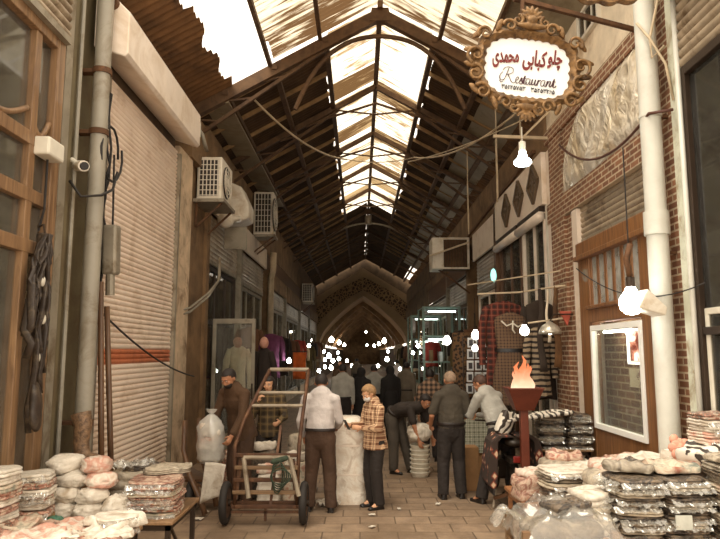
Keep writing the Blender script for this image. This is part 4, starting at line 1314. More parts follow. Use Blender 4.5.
cr.ell(T0 @ V((0, -.07, .48)), (.06, .04, .05)).ell(T0 @ V((0, -.06, .42)), (.16, .035, .035))
from_mesh(remesh(cr, .008, 1)).build('crest', gold_frame, sg, True)
pd = MB()
for i in range(5):
    a = (i - 2) * .5
    pd.ell(T0 @ V((.06 * sin(a), -.05, -.46 - .07 * cos(a))), (.022, .028, .055), Matrix.Rotation(-a, 4, 'Y'), 10, 8)
pd.ell(T0 @ V((0, -.06, -.43)), (.12, .035, .035))
from_mesh(remesh(pd, .008, 1)).build('pendant', gold_frame, sg, True)


def wr(s, u, v, size, mat, name, sx=1.0, shear=0, rot=0.0, fit=None):
    x, z = s2(u, v)
    M = T0 @ Matrix.Translation((x, -.008, z)) @ Matrix.Rotation(rot, 4, 'Y')
    if fit:
        q = text_mb(s, size, Matrix.Identity(4), .003, shear).v
        sx = fit * k / (max(p[0] for p in q) - min(p[0] for p in q))
    return text_mb(s, size, M, .003, shear, 'CENTER', sx, .006 if size > .1 else .001).build(name, mat, sg)


wr('\uFEEE\uFEE0\uFB7C', 558.5, 60, .2, ink_red, 'lettering', 1, .12, 0, 15)
wr('\uFBFD\uFE91\uFE8E\uFE92\uFB90', 536, 62, .225, ink_red, 'lettering', 1, .12, 0, 25)
wr('\uFBFC\uFEAA\uFEE4\uFEA4\uFEE3', 506.5, 58.5, .21, ink_red, 'lettering', 1, .1, -.14, 28)
wr('\u06F3\u06F5\u06F2\u06F2\u06F5\u06F7\u06F5\u06F3', 513, 88.5, .062, ink_black, 'phone_digits', 1, 0, 0, 25)
wr('\u06F3\u06F5\u06F2\u06F5\u06F3\u06F2\u06F6\u06F5', 544, 91.8, .062, ink_black, 'phone_digits', 1, 0, 0, 25)
# handwriting strokes of the Latin line, drawn on a 0..100 wide baseline
STROKES = {
    'R': [[(6, 22), (2, 17), (0, 10), (3, 5), (9, 6), (13, 14), (16, 24), (19, 33)], [(6, 26), (11, 32), (20, 34), (27, 31), (27, 24), (21, 19), (15, 18)], [(17, 18), (21, 11), (25, 3), (30, 1), (33, 4)], [(8, 3), (4, 0), (0, 4)]],
    'e': [[(34, 7), (38, 9), (40, 13), (37, 15), (34, 10), (34, 4), (37, 1), (42, 5)]],
    's': [[(42, 4), (46, 14), (46, 8), (48, 3), (45, 0), (42, 2)]],
    't': [[(48, 4), (53, 19), (51, 8), (51, 2), (54, 1), (57, 5)], [(49, 13), (56, 13)]],
    'a': [[(63, 13), (58, 13), (55, 7), (56, 1), (60, 2), (64, 13), (62, 4), (64, 1), (67, 5)]],
    'u': [[(67, 5), (69, 13), (67, 4), (69, 1), (73, 5), (75, 13), (73, 4), (75, 1), (78, 5)]],
    'r': [[(78, 1), (81, 13), (80, 8), (84, 13), (86, 12)]],
    'A': [[(94, 13), (89, 13), (86, 7), (87, 1), (91, 2), (95, 13), (93, 4), (95, 1), (98, 5)]],
    'n': [[(97, 1), (100, 13), (99, 6), (103, 13), (106, 12), (104, 3), (106, 1), (109, 5)]],
    'T': [[(109, 4), (114, 19), (112, 8), (112, 2), (115, 1), (118, 5)], [(110, 13), (117, 13)]],
}
u0, v0 = s2(498.5, 80)
ks = .58 / 118 * 1.0


def catmull(p, m=5):
    out = []
    for i in range(len(p) - 1):
        a, b, c, d = p[max(0, i - 1)], p[i], p[i + 1], p[min(len(p) - 1, i + 2)]
        for j in range(m):
            t = j / m
            out.append(tuple(.5 * (2 * b[q] + (c[q] - a[q]) * t + (2 * a[q] - 5 * b[q] + 4 * c[q] - d[q]) * t * t + (3 * b[q] - a[q] - 3 * c[q] + d[q]) * t ** 3) for q in (0, 1)))
    return out + [p[-1]]


for ch, st in STROKES.items():
    mb = MB()
    for p in st:
        c = catmull(p)
        pts = [T0 @ V((u0 + x_ * ks, -.006, v0 + z_ * ks)) for x_, z_ in c]
        rr = []
        for i in range(len(c)):
            a, b = c[max(0, i - 1)], c[min(len(c) - 1, i + 1)]
            rr.append(.0032 + .0055 * max(0, min(1, (abs(b[1] - a[1]) / (abs(b[0] - a[0]) + abs(b[1] - a[1]) + .01) - .35) * 1.6)))
        mb.tube(pts, rr, 6, [.003] * len(pts))
    mb.build('script_letter', ink_dark, sg)
sg.rotation_euler = (0, math.radians(5.2), math.radians(4))
br = root('sign_bracket', (3.1, 6.4, 4.8), 'brown bracket rod above the gilt restaurant sign', 'bracket')
wb = root('wall_bracket', (3.2, 10.4, 5.55), 'pale metal wall bracket above the first diamond emblem', 'bracket')
MB().bar((2.25, 10.4, 5.62), (3.25, 10.4, 5.58), .05).build('arm', cable_pale, wb)
MB().bar((2.75, 10.4, 5.6), (3.2, 10.4, 6.05), .035).build('brace', cable_pale, wb)
MB().bar((1.68, 6.2, 5.0), (1.68, 6.2, 5.66), .035).build('post', rust_metal, br)
MB().bar((1.6, 6.2, 5.64), (3.25, 6.9, 5.64), .045).build('upper_arm', rust_metal, br)
led = root('light_bulb', (1.63, 6.2, 3.86), 'white mushroom shaped bulb hanging under the gilt restaurant sign', 'lamp')
MB().lathe([(0, -.005), (.07, 0), (.088, .02), (.085, .04), (.05, .075), (.035, .12), (.03, .15)], (1.63, 6.2, 3.86), 20).build('bulb', emit_mat('led', (.88, 1, .98), 14), led, True)
MB().lathe([(.035, .0), (.035, .09), (.02, .1)], (1.63, 6.2, 4.005), 14).build('socket', white_box, led, 40)
MB().tube([(1.63, 6.2, 4.1), (1.62, 6.16, 4.24)], .006, 5).build('cord', white_box, led)
# lower edge of a second ornate sign near the top of the picture
s3 = root('ornate_sign', (2.02, 4.6, 4.95), 'lower edge of another ornate brown framed sign high above white drainpipe', 'sign')
T3 = Matrix.Translation((1.92, 4.6, 5.13))
MB().prism(scall(.42, .3, 0, 1), 0, .03, T3).build('board', sign_white, s3)
o3 = MB(); i3 = scall(.4, .28, .05, 14); u3 = scall(.52, .46, .06, 9, p=2.4)
for ring, yy in ((i3, -.015), (scall(.47, .36, .05, 12, p=2.8), -.07), (u3, -.02), (u3, .04), (i3, .03)):
    o3.v += [tuple(T3 @ V((a, yy, b))) for a, b in ring]
for r_ in range(5):
    for i in range(n):
        a, b = r_ * n + i, r_ * n + (i + 1) % n; c = ((r_ + 1) % 5) * n
        o3.f.append((a, b, c + (i + 1) % n, c + i))
o3.build('frame', gold_frame, s3, 60)
MB().bar((2.4, 4.62, 5.2), (2.9, 4.75, 5.52), .05).build('bracket', rust_metal, s3)

# big lamp by the restaurant window with its white reflector
bl = bulb(2.62, 6.15, 2.47, .115, 'big glowing round bulb with white reflector before the restaurant window', 1.3, emit_mat('globe_big', (.97, 1, .96), 22))
MB().prism([(2.62, 2.42), (2.88, 2.34), (2.9, 2.42), (2.72, 2.6)], 6.0, 6.25).build('reflector', white_enamel, bl, None, .015)
MB().tube([(2.62, 6.15, 2.73), (2.6, 6.17, 2.9), (2.64, 6.15, 3.05)], .03, 7).build('twisted_wire', rust_metal, bl, True)
for (u, v, d, r, lb_) in ((524.5, 331, 9.4, .07, 'glowing bulb hanging beside striped sweater near the torch'), (447, 341, 14, .09, 'glowing bulb hanging above the grey haired man'),
                          (475.5, 335.5, 11.2, .075, 'upper of two glowing bulbs beside the red plaid shirt'), (475, 348.5, 11.2, .055, 'lower of two glowing bulbs beside the red plaid shirt')):
    p = EYE + _ray(u, v) * d
    bulb(p.x, p.y, p.z, r, lb_, .5, globe_near)
sl = root('shade_lamp', (2.95, 9.55, 2.3), 'metal dome lampshade hanging in front of the brick pier', 'lamp')
p = EYE + _ray(550, 334) * 9.5
MB().lathe([(.165, 0), (.16, .05), (.12, .12), (.05, .165), (.02, .19), (.0, .19), (0, .17), (.1, .1), (.145, .04), (.15, 0)], tuple(p), 20).build('shade', plain('shade_metal', srgb(190, 182, 166), .3, .6, var=.1), sl, True)
MB().ell(p + V((0, 0, .04)), (.045, .045, .05)).build('bulb', bulb_warm, sl, True)
MB().tube([p + V((0, 0, .18)), p + V((.1, .1, .3)), p + V((.45, .1, .3))], .012, 6).build('arm', dark_metal, sl)

# small bulbs down the alley
far = [(289, 361, 16), (309, 346, 22), (324, 352, 26), (329, 356, 30), (325, 360, 24), (333, 361, 34), (339, 359, 38), (347, 361, 44), (325, 367, 23), (319, 371, 21), (331, 368, 32),
       (387, 359.5, 30), (396, 363, 26), (400, 369, 24), (407, 367, 24), (418, 346, 19), (413, 353, 22), (366, 332, 62), (367, 345, 74), (352, 366, 40), (378, 366, 42), (338, 353, 48), (388, 352, 50)]
fl = 'left'
for i, (u, v, d) in enumerate(far):
    p = EYE + _ray(u, v) * d
    side = 'left' if u < 355 else ('right' if u > 375 else 'middle')
    bulb(p.x, p.y, p.z, .055 if d < 28 else .1, 'small distant glowing bulb hanging %s of the far alley' % {'left': 'on the left side', 'right': 'on the right side', 'middle': 'in the middle'}[side], .5, globe if i % 3 else globe_cool, 'lamp', 'distant bulbs, %s side' % side)
for i, (x, y) in enumerate(((-2.3, 52), (2.2, 58), (-2.2, 68), (2.3, 78), (-2.2, 90), (2.2, 100))):
    bulb(x, y, 3.0, .2, 'distant bulb along the vaulted passage', .5, globe, 'lamp', 'bulbs in the vaulted passage')


# ---- hanging clothes
def garment(name, label, cat, x, y, zt, w, h, mat, depth=.12, yaw=0, sleeves=None, folds=5, flare=1.0, hanger=True, group=None, belt=None, sleeve_mat=None, seed=0):
    t = root(name, (x, y, zt), label, cat, group)
    n = 36; rings = []
    prof = [(0, .22), (.02, .5), (.05, .86), (.1, .95), (.3, .9), (.45, .84), (.7, .92 * flare), (1, 1.0 * flare)]
    for f, k in prof:
        z = zt - h * f; ring = []
        for j in range(n):
            a = 2 * PI * j / n
            wv = 1 + .1 * f * cos(folds * a * 2 + seed) + .06 * f * sin(7 * a + seed * 2)
            ring.append(V((x + w / 2 * k * cos(a), y + depth / 2 * (1 + .8 * f) * sin(a) * wv + .02 * sin(6 * f + seed), z + (.02 * cos(a * 3 + seed) if f == 1 else 0))))
        rings.append(ring)
    MB().loft(rings).build('cloth', mat, t, 70)
    if sleeves:
        for s in (-1, 1):
            a = V((x + s * w * .42, y, zt - h * .07)); L = sleeves
            q = a + V((s * .1, -.02, -L))
            MB().tube([a, a.lerp(q, .3) + V((s * .05, 0, 0)), a.lerp(q, .7) + V((s * .03, .02, 0)), q], [.075, .072, .062, .055], 12, [.05, .05, .04, .035]).build('sleeve', sleeve_mat or mat, t, 70)
    if belt: MB().loft([[V((x + w * .49 * cos(2 * PI * j / 24), y + depth * .86 * sin(2 * PI * j / 24), zt - h * .42 + q)) for j in range(24)] for q in (-.03, .03)]).build('belt', belt, t, 60)
    if hanger:
        MB().tube([(x, y, zt), (x, y, zt + .07), (x + .03, y, zt + .1), (x + .05, y, zt + .07)], .007, 6).build('hanger', dark_metal, t)
    t.rotation_euler.z = yaw
    return t


stripe_knit = stripe_mat('stripe_knit', srgb(150, 130, 104), srgb(42, 32, 26), 'Z', .085, .45)
check_brown = plaid_mat('check_brown', srgb(120, 92, 66), srgb(62, 42, 30), srgb(44, 30, 22), 'XZY', .05)
leopard = None


def _leo():
    x = N('leopard'); v = x.n('ShaderNodeTexVoronoi'); x.l(x.coord(), v.inputs['Vector']); v.inputs['Scale'].default_value = 16
    x.bsdf(x.ramp(v.outputs['Distance'], [(.38, srgb(44, 30, 20)), (.55, srgb(112, 82, 52))]), .8); return x.m


leopard = _leo()
garment('plaid_shirt', 'red plaid shirt on a hanger behind the brown checked dress', 'shirt', 2.4, 10.64, 2.85, .7, 1.5, plaid_red, .14, .12, .95, seed=1)
garment('checked_dress', 'brown checked dress with black belt hung over red plaid shirt', 'dress', 2.44, 10.36, 2.64, .56, 1.45, check_brown, .14, .05, None, 6, 1.2, belt=black_cloth_ if (black_cloth_ := plain('belt_black', srgb(24, 18, 16), .4)) else None, seed=2)
nk = root('bead_necklace', (2.44, 10.26, 2.45), 'pale necklace hanging on the brown checked dress', 'necklace')
MB().tube([(2.26, 10.23, 2.5), (2.34, 10.21, 2.42), (2.44, 10.2, 2.46), (2.52, 10.21, 2.4), (2.61, 10.24, 2.45)], .014, 6).tube([(2.44, 10.2, 2.5), (2.43, 10.2, 2.36), (2.47, 10.2, 2.3)], .012, 6).build('beads', white_box, nk, True)
garment('striped_sweater', 'striped knitted sweater hanging between the dress and the brick pier', 'sweater', 2.86, 10.22, 2.42, .36, 1.1, stripe_knit, .14, .3, .75, seed=3)
garment('dark_coat', 'dark coat hanging behind the striped sweater', 'coat', 2.95, 10.52, 2.85, .52, 1.6, cloth_dark if (cloth_dark := plain('coat_dark', srgb(54, 42, 32), .9, var=.3)) else None, .16, .1, .9, seed=4)
for i, (x, y, z, L, m, lb_) in enumerate(((2.84, 10.04, 3.0, 1.3, 'coat_dark', 'long dark scarf hanging from the clothes rail by the striped sweater'), (2.93, 9.97, 3.0, .85, None, 'pale twisted scarf hanging from the clothes rail'),
                                          (3.03, 9.86, 3.02, 1.25, 'sheet_rust', 'rust brown scarf hanging from the clothes rail near brick pier'))):
    pts = [(x + .018 * sin(q * .8 + i), y + .015 * cos(q), z - L * q / 10) for q in range(11)]
    tag(MB().tube(pts, [(.03 + .03 * q / 10) * (1 if m else .45) for q in range(11)], 10, [.014] * 11).build('scarf', MATS[m] if m else plaster_pale, None, True), lb_, 'scarf')
tag(MB().prism([(-.09, 0), (.09, 0), (.02, -.22)], -.02, .02, Matrix.Translation((3.12, 9.7, 2.62))).build('pennant', plain('pennant_red', srgb(190, 92, 72), .8)), 'small red pennant hanging at the brick pier', 'pennant')
rl = root('clothes_rail', (3.0, 10.2, 2.95), 'thin clothes rail fixed between the brick pier and shop window', 'rail')
MB().tube([(1.95, 10.55, 2.96), (2.6, 10.35, 2.97), (3.15, 9.75, 3.02)], .015, 8).build('rail', cable_pale, rl)
MB().tube([(1.9, 11.2, 3.18), (3.1, 9.8, 3.25)], .012, 6).build('wire', cable_pale, rl)
MB().tube([(2.6, 9.9, 2.45), (3.15, 9.7, 2.52)], .014, 6).build('lower_rail', cable_pale, rl)
tm = MB().ell((2.36, 11.2, 3.35), (.05, .05, .12)).build('lantern_glass', emit_mat('teal_lamp', (.3, .9, .8), 1.6), None, True)
tag(tm, 'small teal lit lantern above the red plaid shirt', 'lamp')
tag(MB().tube([(2.06, 13.0, 0), (2.06, 13.0, 2.4)], [.2, .2], 14, [.1, .1]).jitter(.02, 5).build('textile_roll', leopard, None, True), 'leopard patterned textile hanging behind the grey haired man', 'textile')
# rack of white cards with dark prints
card_w = plain('card_white', srgb(206, 206, 204), .5, 0, var=.06, rand=.1); card_d = plain('card_dark', srgb(60, 54, 54), .5, 0, var=.4, scale=20)
ci = 0
for r_ in range(5):
    for c_i in range(3 if r_ > 1 else 2):
        x = 2.02 + .15 * c_i + .03 * (4 - r_) * .3; z = 2.18 - .21 * r_; y = 11.925
        t = root('sock_card', (x, y, z), 'white packet with dark print, %s from the left in the %s row of the rack' % (ORD[c_i], ['top', 'second', 'third', 'fourth', 'bottom'][r_]), 'packet', 'white packets on the rack behind the grey haired man')
        MB().bb(x - .062, x + .062, y - .02, y + .02, z - .09, z + .09).build('card', card_w, t, None, .006)
        MB().bb(x - .035, x + .035, y - .026, y - .019, z - .06, z + .05).build('print', card_d, t)
rk = root('packet_rack', (2.2, 12.0, 1.2), 'wire rack carrying white packets behind the grey haired man', 'rack')
for z in (2.27, 2.06, 1.85, 1.64, 1.43): MB().bar((1.92, 11.97, z), (2.5, 11.97, z), .012).build('rail', dark_metal, rk)
for x in (1.92, 2.5): MB().bar((x, 11.99, 0), (x, 11.99, 2.3), .02).build('upright', dark_metal, rk)
# teal lit glass display frames on the right
teal = plain('teal_frame', srgb(122, 142, 128), .5, 0, var=.15)
for i, (y, lb_) in enumerate(((19.6, 'nearer tall glass display case with pale teal frame and lit tubes'), (24.2, 'farther tall glass display case with pale teal frame and lit tubes'))):
    t = root('display_case', (2.6, y, 0), lb_, 'display case')
    for (x, yy) in ((1.95, y), (1.95, y + 1.6), (3.05, y), (3.05, y + 1.6)): MB().bb(x - .035, x + .035, yy - .035, yy + .035, 0, 3.4).build('upright', teal, t)
    for z in (.9, 1.7, 2.5, 3.38): MB().bb(1.95, 3.05, y, y + 1.6, z - .02, z + .02).build('shelf', teal, t)
    MB().bb(1.95, 3.05, y, y + 1.6, 0, .85).build('base', white_box, t)
    MB().bb(1.94, 1.95, y + .03, y + 1.57, .9, 3.36).build('glass_side', glass_dusty, t)
    for z in (2.4, 3.25): MB().tube([(2.1, y + .1, z), (2.95, y + .1, z)], .025, 8).build('light_tube', emit_mat('tube_cool%d%d' % (i, int(z)), (.8, 1, .93), 4.5), t)
    for q in range(7):
        MB().bb(2.0 + .15 * q, 2.1 + .15 * q, y + .2, y + .5, (.92, 1.72)[q % 2], (.92, 1.72)[q % 2] + .3 + .05 * (q % 3)).build('goods', (card_w, plaster, sheet_rust)[q % 3], t)
# cloths hung along the far stalls
fc = [('orange', srgb(196, 92, 36)), ('purple', srgb(96, 44, 72)), ('brown', srgb(92, 60, 38)), ('dark', srgb(46, 36, 30)), ('cream', srgb(196, 174, 142)), ('red', srgb(140, 46, 34)), ('olive', srgb(98, 84, 52))]
fm2 = [plain('hang_' + a, b, .9, var=.25, scale=7, bump=.4, bscale=20) for a, b in fc]
ob = root('orange_banner', (-1.72, 18.3, 1.95), 'plain orange cloth hanging at the far left stalls', 'cloth')
MB().sheet(lambda a, b: (-1.9 + .36 * a, 18.3 + .03 * sin(a * 9), 2.0 - .75 * b), 10, 6, .012, V((0, 1, 0))).build('cloth', fm2[0], ob, True)
MB().bar((-3.0, 18.3, 2.02), (-1.5, 18.3, 2.02), .025).build('rod', dark_metal, ob)
rs = random.Random(5)
spots_l = [(-2.25, 16.2, 1), (-2.55, 14.8, 2), (-2.5, 17.6, 3), (-2.4, 19.5, 3), (-2.35, 21.4, 2), (-2.3, 23.6, 5), (-2.4, 26, 4), (-2.3, 28.5, 6), (-2.35, 31, 3), (-2.3, 34, 2), (-2.4, 38, 4)]
spots_r = [(2.75, 15.2, 2), (2.65, 16.4, 6), (2.72, 17.3, 3), (2.5, 22.6, 5), (2.45, 26.8, 3), (2.5, 28.6, 4), (2.45, 31, 2), (2.5, 34, 3), (2.45, 37, 6), (2.5, 41, 4)]
for nm, sp in (('left', spots_l), ('right', spots_r)):
    cnt = {}
    for (x, y, m) in sp:
        cnt[m] = cnt.get(m, 0) + 1
        garment('hanging_garment', '%s %s garment hanging along the %s side of far alley' % (ORD[cnt[m] - 1], fc[m][0], nm), 'garment', x, y, 2.35 + rs.uniform(-.1, .25), .5, rs.uniform(.8, 1.2), fm2[m], .16, rs.uniform(-.4, .4), .6, seed=y, hanger=False, group='garments along the %s stalls' % nm)
garment('pale_jacket', 'pale long jacket hanging behind the open glass door', 'jacket', -2.5, 13.2, 2.15, .36, 1.25, plaster_pale, .14, .2, .8, seed=3)
garment('dark_jacket', 'dark long jacket hanging just beyond the open glass door', 'jacket', -1.98, 13.3, 2.1, .3, 1.35, fm2[3], .14, -.2, .8, seed=8)
for i, (x, y) in enumerate(((-2.5, 13.13), (-1.98, 13.23))):
    tag(MB().ell((x, y, 2.2), (.09, .1, .12)).jitter(.02, 9, i).build('pink_cap', plain('pink', srgb(206, 150, 128), .8), None, True), ('pale pink cap on top of the jacket behind glass door', 'pale pink cap on top of the dark jacket beyond glass door')[i], 'cap')

# torch: metal bowl on a post with a silk flame
to = root('flame_torch', (2.06, 8.2, 0), 'rust red metal torch stand with orange flame beside the motorcycle', 'torch')
tx, ty = 2.06, 8.2
red_metal = plain('red_metal', srgb(104, 50, 32), .5, .3, var=.25)
MB().bb(tx - .05, tx + .05, ty - .05, ty + .05, .04, 1.32).build('post', red_metal, to, None, .008)
MB().bb(tx - .2, tx + .2, ty - .2, ty + .2, 0, .04).build('base', red_metal, to, None, .008)
bw = MB(); rg = []
for hw, z in ((.11, 1.28), (.215, 1.54), (.225, 1.545), (.225, 1.56), (.2, 1.56), (.1, 1.32)):
    rg.append([V((tx + a * hw, ty + b * hw * .8, z)) for a, b in ((-1, -1), (1, -1), (1, 1), (-1, 1))])
bw.loft(rg).build('bowl', red_metal, to)
fl_ = N('flame'); gp = fl_.n('ShaderNodeSeparateXYZ'); fl_.l(fl_.coord(), gp.inputs[0])
fz = fl_.math('ADD', fl_.math('MULTIPLY', fl_.math('SUBTRACT', gp.outputs[2], 1.5), 2.2), fl_.math('MULTIPLY', fl_.noise(fl_.coord(), 9, 3), .3))
em = fl_.n('ShaderNodeEmission'); fl_.l(fl_.ramp(fz, [(.1, srgb(255, 236, 200)), (.45, srgb(252, 190, 150)), (.8, srgb(236, 130, 84))]), em.inputs[0]); em.inputs[1].default_value = .85; fl_.l(em.outputs[0], fl_.out.inputs[0])
for i in range(9):
    a = i * .78; px, py = tx + .1 * cos(a) * (i < 8), ty + .08 * sin(a) * (i < 8); h_ = (.3, .36, .24, .32, .26, .38, .22, .33, .46)[i]
    pts = [(px * (1 - .03 * q) + tx * .03 * q + .035 * sin(q * 1.1 + i) * q / 5, py + .02 * cos(q + i), 1.5 + h_ * q / 7) for q in range(8)]
    MB().tube(pts, [.035, .05, .052, .045, .042, .03, .018, .004], 8, [.02, .03, .03, .025, .02, .015, .008, .003]).build('flame', fl_.m, to, True)
# ------------------------------------------------------------------ goods, tables, trolley, motorcycle
def pack(w, d, h, seed, layers=3, flap=0.0, rough=1.0):
    """folded garment in a clear bag: rounded slab, fold grooves on the edges, creased top"""
    mb = MB(); n = 48; rings = []
    levels = []
    for i in range(layers):
        for q, g in ((.04, .05), (.3, 0), (.7, 0), (.96, .05)):
            levels.append(((i + q) / layers, g))
    r = random.Random(seed); sh = [(r.uniform(-.02, .02), r.uniform(-.02, .02)) for _ in range(layers)]
    def ring(f, g, shrink):
        out = []
        li = min(layers - 1, int(f * layers))
        for j in range(n):
            a = 2 * PI * j / n; c, s_ = cos(a), sin(a)
            rr = (abs(c) ** 5 + abs(s_) ** 5) ** (-.2)
            nz = noise.noise(V((c * 2.2 + seed * 3, s_ * 2.2, f * 4)))
            k = (1 - g - shrink) * (1 + (.03 * nz + .014 * noise.noise(V((c * 9 + seed, s_ * 9, f * 13)))) * rough)
            x = w / 2 * rr * c * k + sh[li][0] * w; y = d / 2 * rr * s_ * k + sh[li][1] * d
            z = h * f + rough * (.022 * noise.noise(V((x * 6 + seed * 5, y * 6, 3))) + .013 * noise.noise(V((x * 17, y * 17 + seed, 8)))) * (.4 + .6 * f)
            out.append(V((x, y, max(0, z))))
        return out
    rings.append(ring(0, 0, .12))
    for f, g in levels: rings.append(ring(f, g, 0))
    for f, s_ in ((1.0, .06), (1.02, .16), (1.03, .28), (1.035, .4), (1.04, .52), (1.045, .64), (1.05, .76), (1.05, .9)):
        rings.append(ring(f, 0, s_))
    mb.loft(rings)
    return mb


def wrap_sheet(w, d, seed, amp=.03, th=.004):
    return MB().sheet(lambda a, b: (w * (a - .5) * (1 + .1 * noise.noise(V((b * 4, seed, 1)))), d * (b - .5) * (1 + .1 * noise.noise(V((a * 4, seed, 7)))),
                                    amp * (noise.noise(V((a * 6, b * 6, seed))) + .6 * noise.noise(V((a * 14, b * 14, seed))))), 22, 22, th)


W_dark = wrap_mat('wrap_dark', [srgb(56, 43, 32), srgb(112, 94, 72), srgb(44, 34, 26), srgb(84, 68, 50)], 1, 9, crinkle=1)
W_grey = wrap_mat('wrap_grey', [srgb(128, 114, 94), srgb(176, 162, 140), srgb(92, 78, 60)], .8, 6)
W_brown = wrap_mat('wrap_brown', [srgb(118, 102, 82), srgb(84, 68, 52), srgb(146, 130, 108)], .9, 9)
W_white = wrap_mat('wrap_white', [srgb(190, 176, 156), srgb(218, 208, 192), srgb(166, 148, 124)], .7, 5, rand=.08)
W_pink = wrap_mat('wrap_pink', [srgb(208, 186, 166), srgb(196, 140, 118), srgb(216, 202, 184), srgb(186, 160, 136)], .6, 8, rand=.12, print_scale=6)
W_print = wrap_mat('wrap_print', [srgb(196, 180, 156), srgb(92, 76, 62), srgb(168, 108, 84), srgb(200, 186, 164), srgb(120, 104, 88)], .7, 10, rand=.2, print_scale=17)
W_red = wrap_mat('wrap_red', [srgb(176, 108, 84), srgb(204, 178, 154), srgb(150, 96, 76), srgb(112, 102, 88)], .7, 8, rand=.2, print_scale=12)
W_teal = wrap_mat('wrap_teal', [srgb(112, 118, 104), srgb(196, 180, 156), srgb(158, 96, 72)], .7, 8, rand=.2, print_scale=8)
W_green = wrap_mat('wrap_green', [srgb(52, 108, 84), srgb(74, 136, 106)], .9, 5, rand=.1)
W_zebra = stripe_mat('zebra_print', srgb(216, 206, 190), srgb(58, 48, 40), 'X', .09, .45, .5, .5)
clear_wrap = glass_mat('clear_wrap', (.93, .91, .87), .22, .13)
cardboard = plain('cardboard', srgb(150, 112, 72), .85, var=.15)
table_wood = wood_mat('table_wood', srgb(120, 76, 44), srgb(164, 112, 70), 'X')
table_board = wood_mat('table_board', srgb(110, 82, 56), srgb(150, 116, 80), 'Y')


def put(name, mb, mat, loc, rz, label, cat, group=None, rx=0, ry=0, smooth=60):
    o = mb.build(name, mat, None, smooth); o.location = loc; o.rotation_euler = (rx, ry, rz)
    return tag(o, label, cat, group)


PROTO = {}


def stack(x, y, z, n, w, d, h, mats, where, group, rz=0, jit=.02, seed=0, layers=2, cat='garment', name='folded_garment', flaps=('front',), kind='wrapped garment'):
    r = random.Random(seed)
    for i in range(n):
        key = (round(w, 2), round(d, 2), round(h, 3), layers, i % 3)
        m = mats[i % len(mats)] if not isinstance(mats, dict) else mats[i]
        if n - i == 1: pos = 'topmost'
        elif i == 0: pos = 'lowest'
        else: pos = ORD[n - i - 1] + ' from top'
        lab = '%s, %s in the %s' % (kind, pos, where)
        if key in PROTO:
            o = PROTO[key].copy(); o.data = PROTO[key].data.copy() if m is not PROTO[key].data.materials[0] else PROTO[key].data
            o.data.materials[0] = m; COL.objects.link(o)
            o.name = name
        else:
            o = pack(w, d, h * .94, seed + i * 3 + 1, layers, rough=.55 if h < .06 else .8).build(name, m, None, 60); PROTO[key] = o
        o.location = (x + r.uniform(-jit, jit), y + r.uniform(-jit, jit), z + i * h); o.rotation_euler = (0, 0, rz + r.uniform(-.09, .09))
        tag(o, lab, cat, group)
        if flaps and i % 3 != 1:
            for side in flaps:
                key = ('flap', round(w, 2), round(d, 2), round(h, 3), side, i % 4)
                if key not in PROTO:
                    fs_ = i * 2.7 + seed
                    if side == 'front':
                        fn = lambda a, b, k=fs_: (w * .96 * (a - .5), -d / 2 * .96 - .05 * b * (1 + .9 * noise.noise(V((a * 7, k, 0)))), h * .55 - .03 * b + h * .5 * (noise.noise(V((a * 9, b * 2, k))) + .6 * noise.noise(V((a * 22, b * 3, k)))))
                    else:
                        fn = lambda a, b, k=fs_: (-w / 2 * .96 - .05 * b * (1 + .9 * noise.noise(V((a * 7, k, 5)))), d * .9 * (a - .5), h * .55 - .03 * b + h * .5 * (noise.noise(V((a * 9, b * 2, k))) + .6 * noise.noise(V((a * 22, b * 3, k)))))
                    PROTO[key] = MB().sheet(fn, 30, 3, .0025).build('plastic_flap', clear_wrap); fl_o = PROTO[key]; fl_o.parent = o
                else:
                    fl_o = PROTO[key].copy(); COL.objects.link(fl_o); fl_o.parent = o; fl_o.name = 'plastic_flap'
    return z + n * h


def table(name, x0, x1, y0, y1, z, th, label, mat, legs=True, frame=dark_metal):
    t = root(name, ((x0 + x1) / 2, (y0 + y1) / 2, 0), label, 'table')
    MB().bb(x0, x1, y0, y1, z - th, z).build('tabletop', mat, t, None, .006)
    MB().bb(x0 + .03, x1 - .03, y0 + .03, y0 + .06, z - th - .05, z - th).bb(x0 + .03, x1 - .03, y1 - .06, y1 - .03, z - th - .05, z - th).bb(x0 + .03, x0 + .06, y0 + .06, y1 - .06, z - th - .05, z - th).bb(x1 - .06, x1 - .03, y0 + .06, y1 - .06, z - th - .05, z - th).build('apron', frame, t)
    for a in (x0 + .05, x1 - .05):
        for b in (y0 + .05, y1 - .05):
            MB().bb(a - .02, a + .02, b - .02, b + .02, 0, z - th).build('leg', frame, t)
    for a in (x0 + .05, x1 - .05):
        MB().bar((a, y0 + .1, z - th - .02), (a, y0 + .5, z * .35), .02).build('brace', frame, t)
    return t


# ---- left tables
TL = table('folding_table', -2.86, -1.55, 5.5, 6.4, .61, .03, 'dark folding table carrying wrapped bundles below the cream shutter', table_board)
TN = table('folding_table', -2.86, -1.72, 4.2, 5.28, .64, .03, 'low front table spread with loose printed garments at left', table_board)
TW = table('folding_table', -2.9, -2.2, 5.3, 5.48, .56, .03, 'narrow shelf table between the two left tables', table_board)
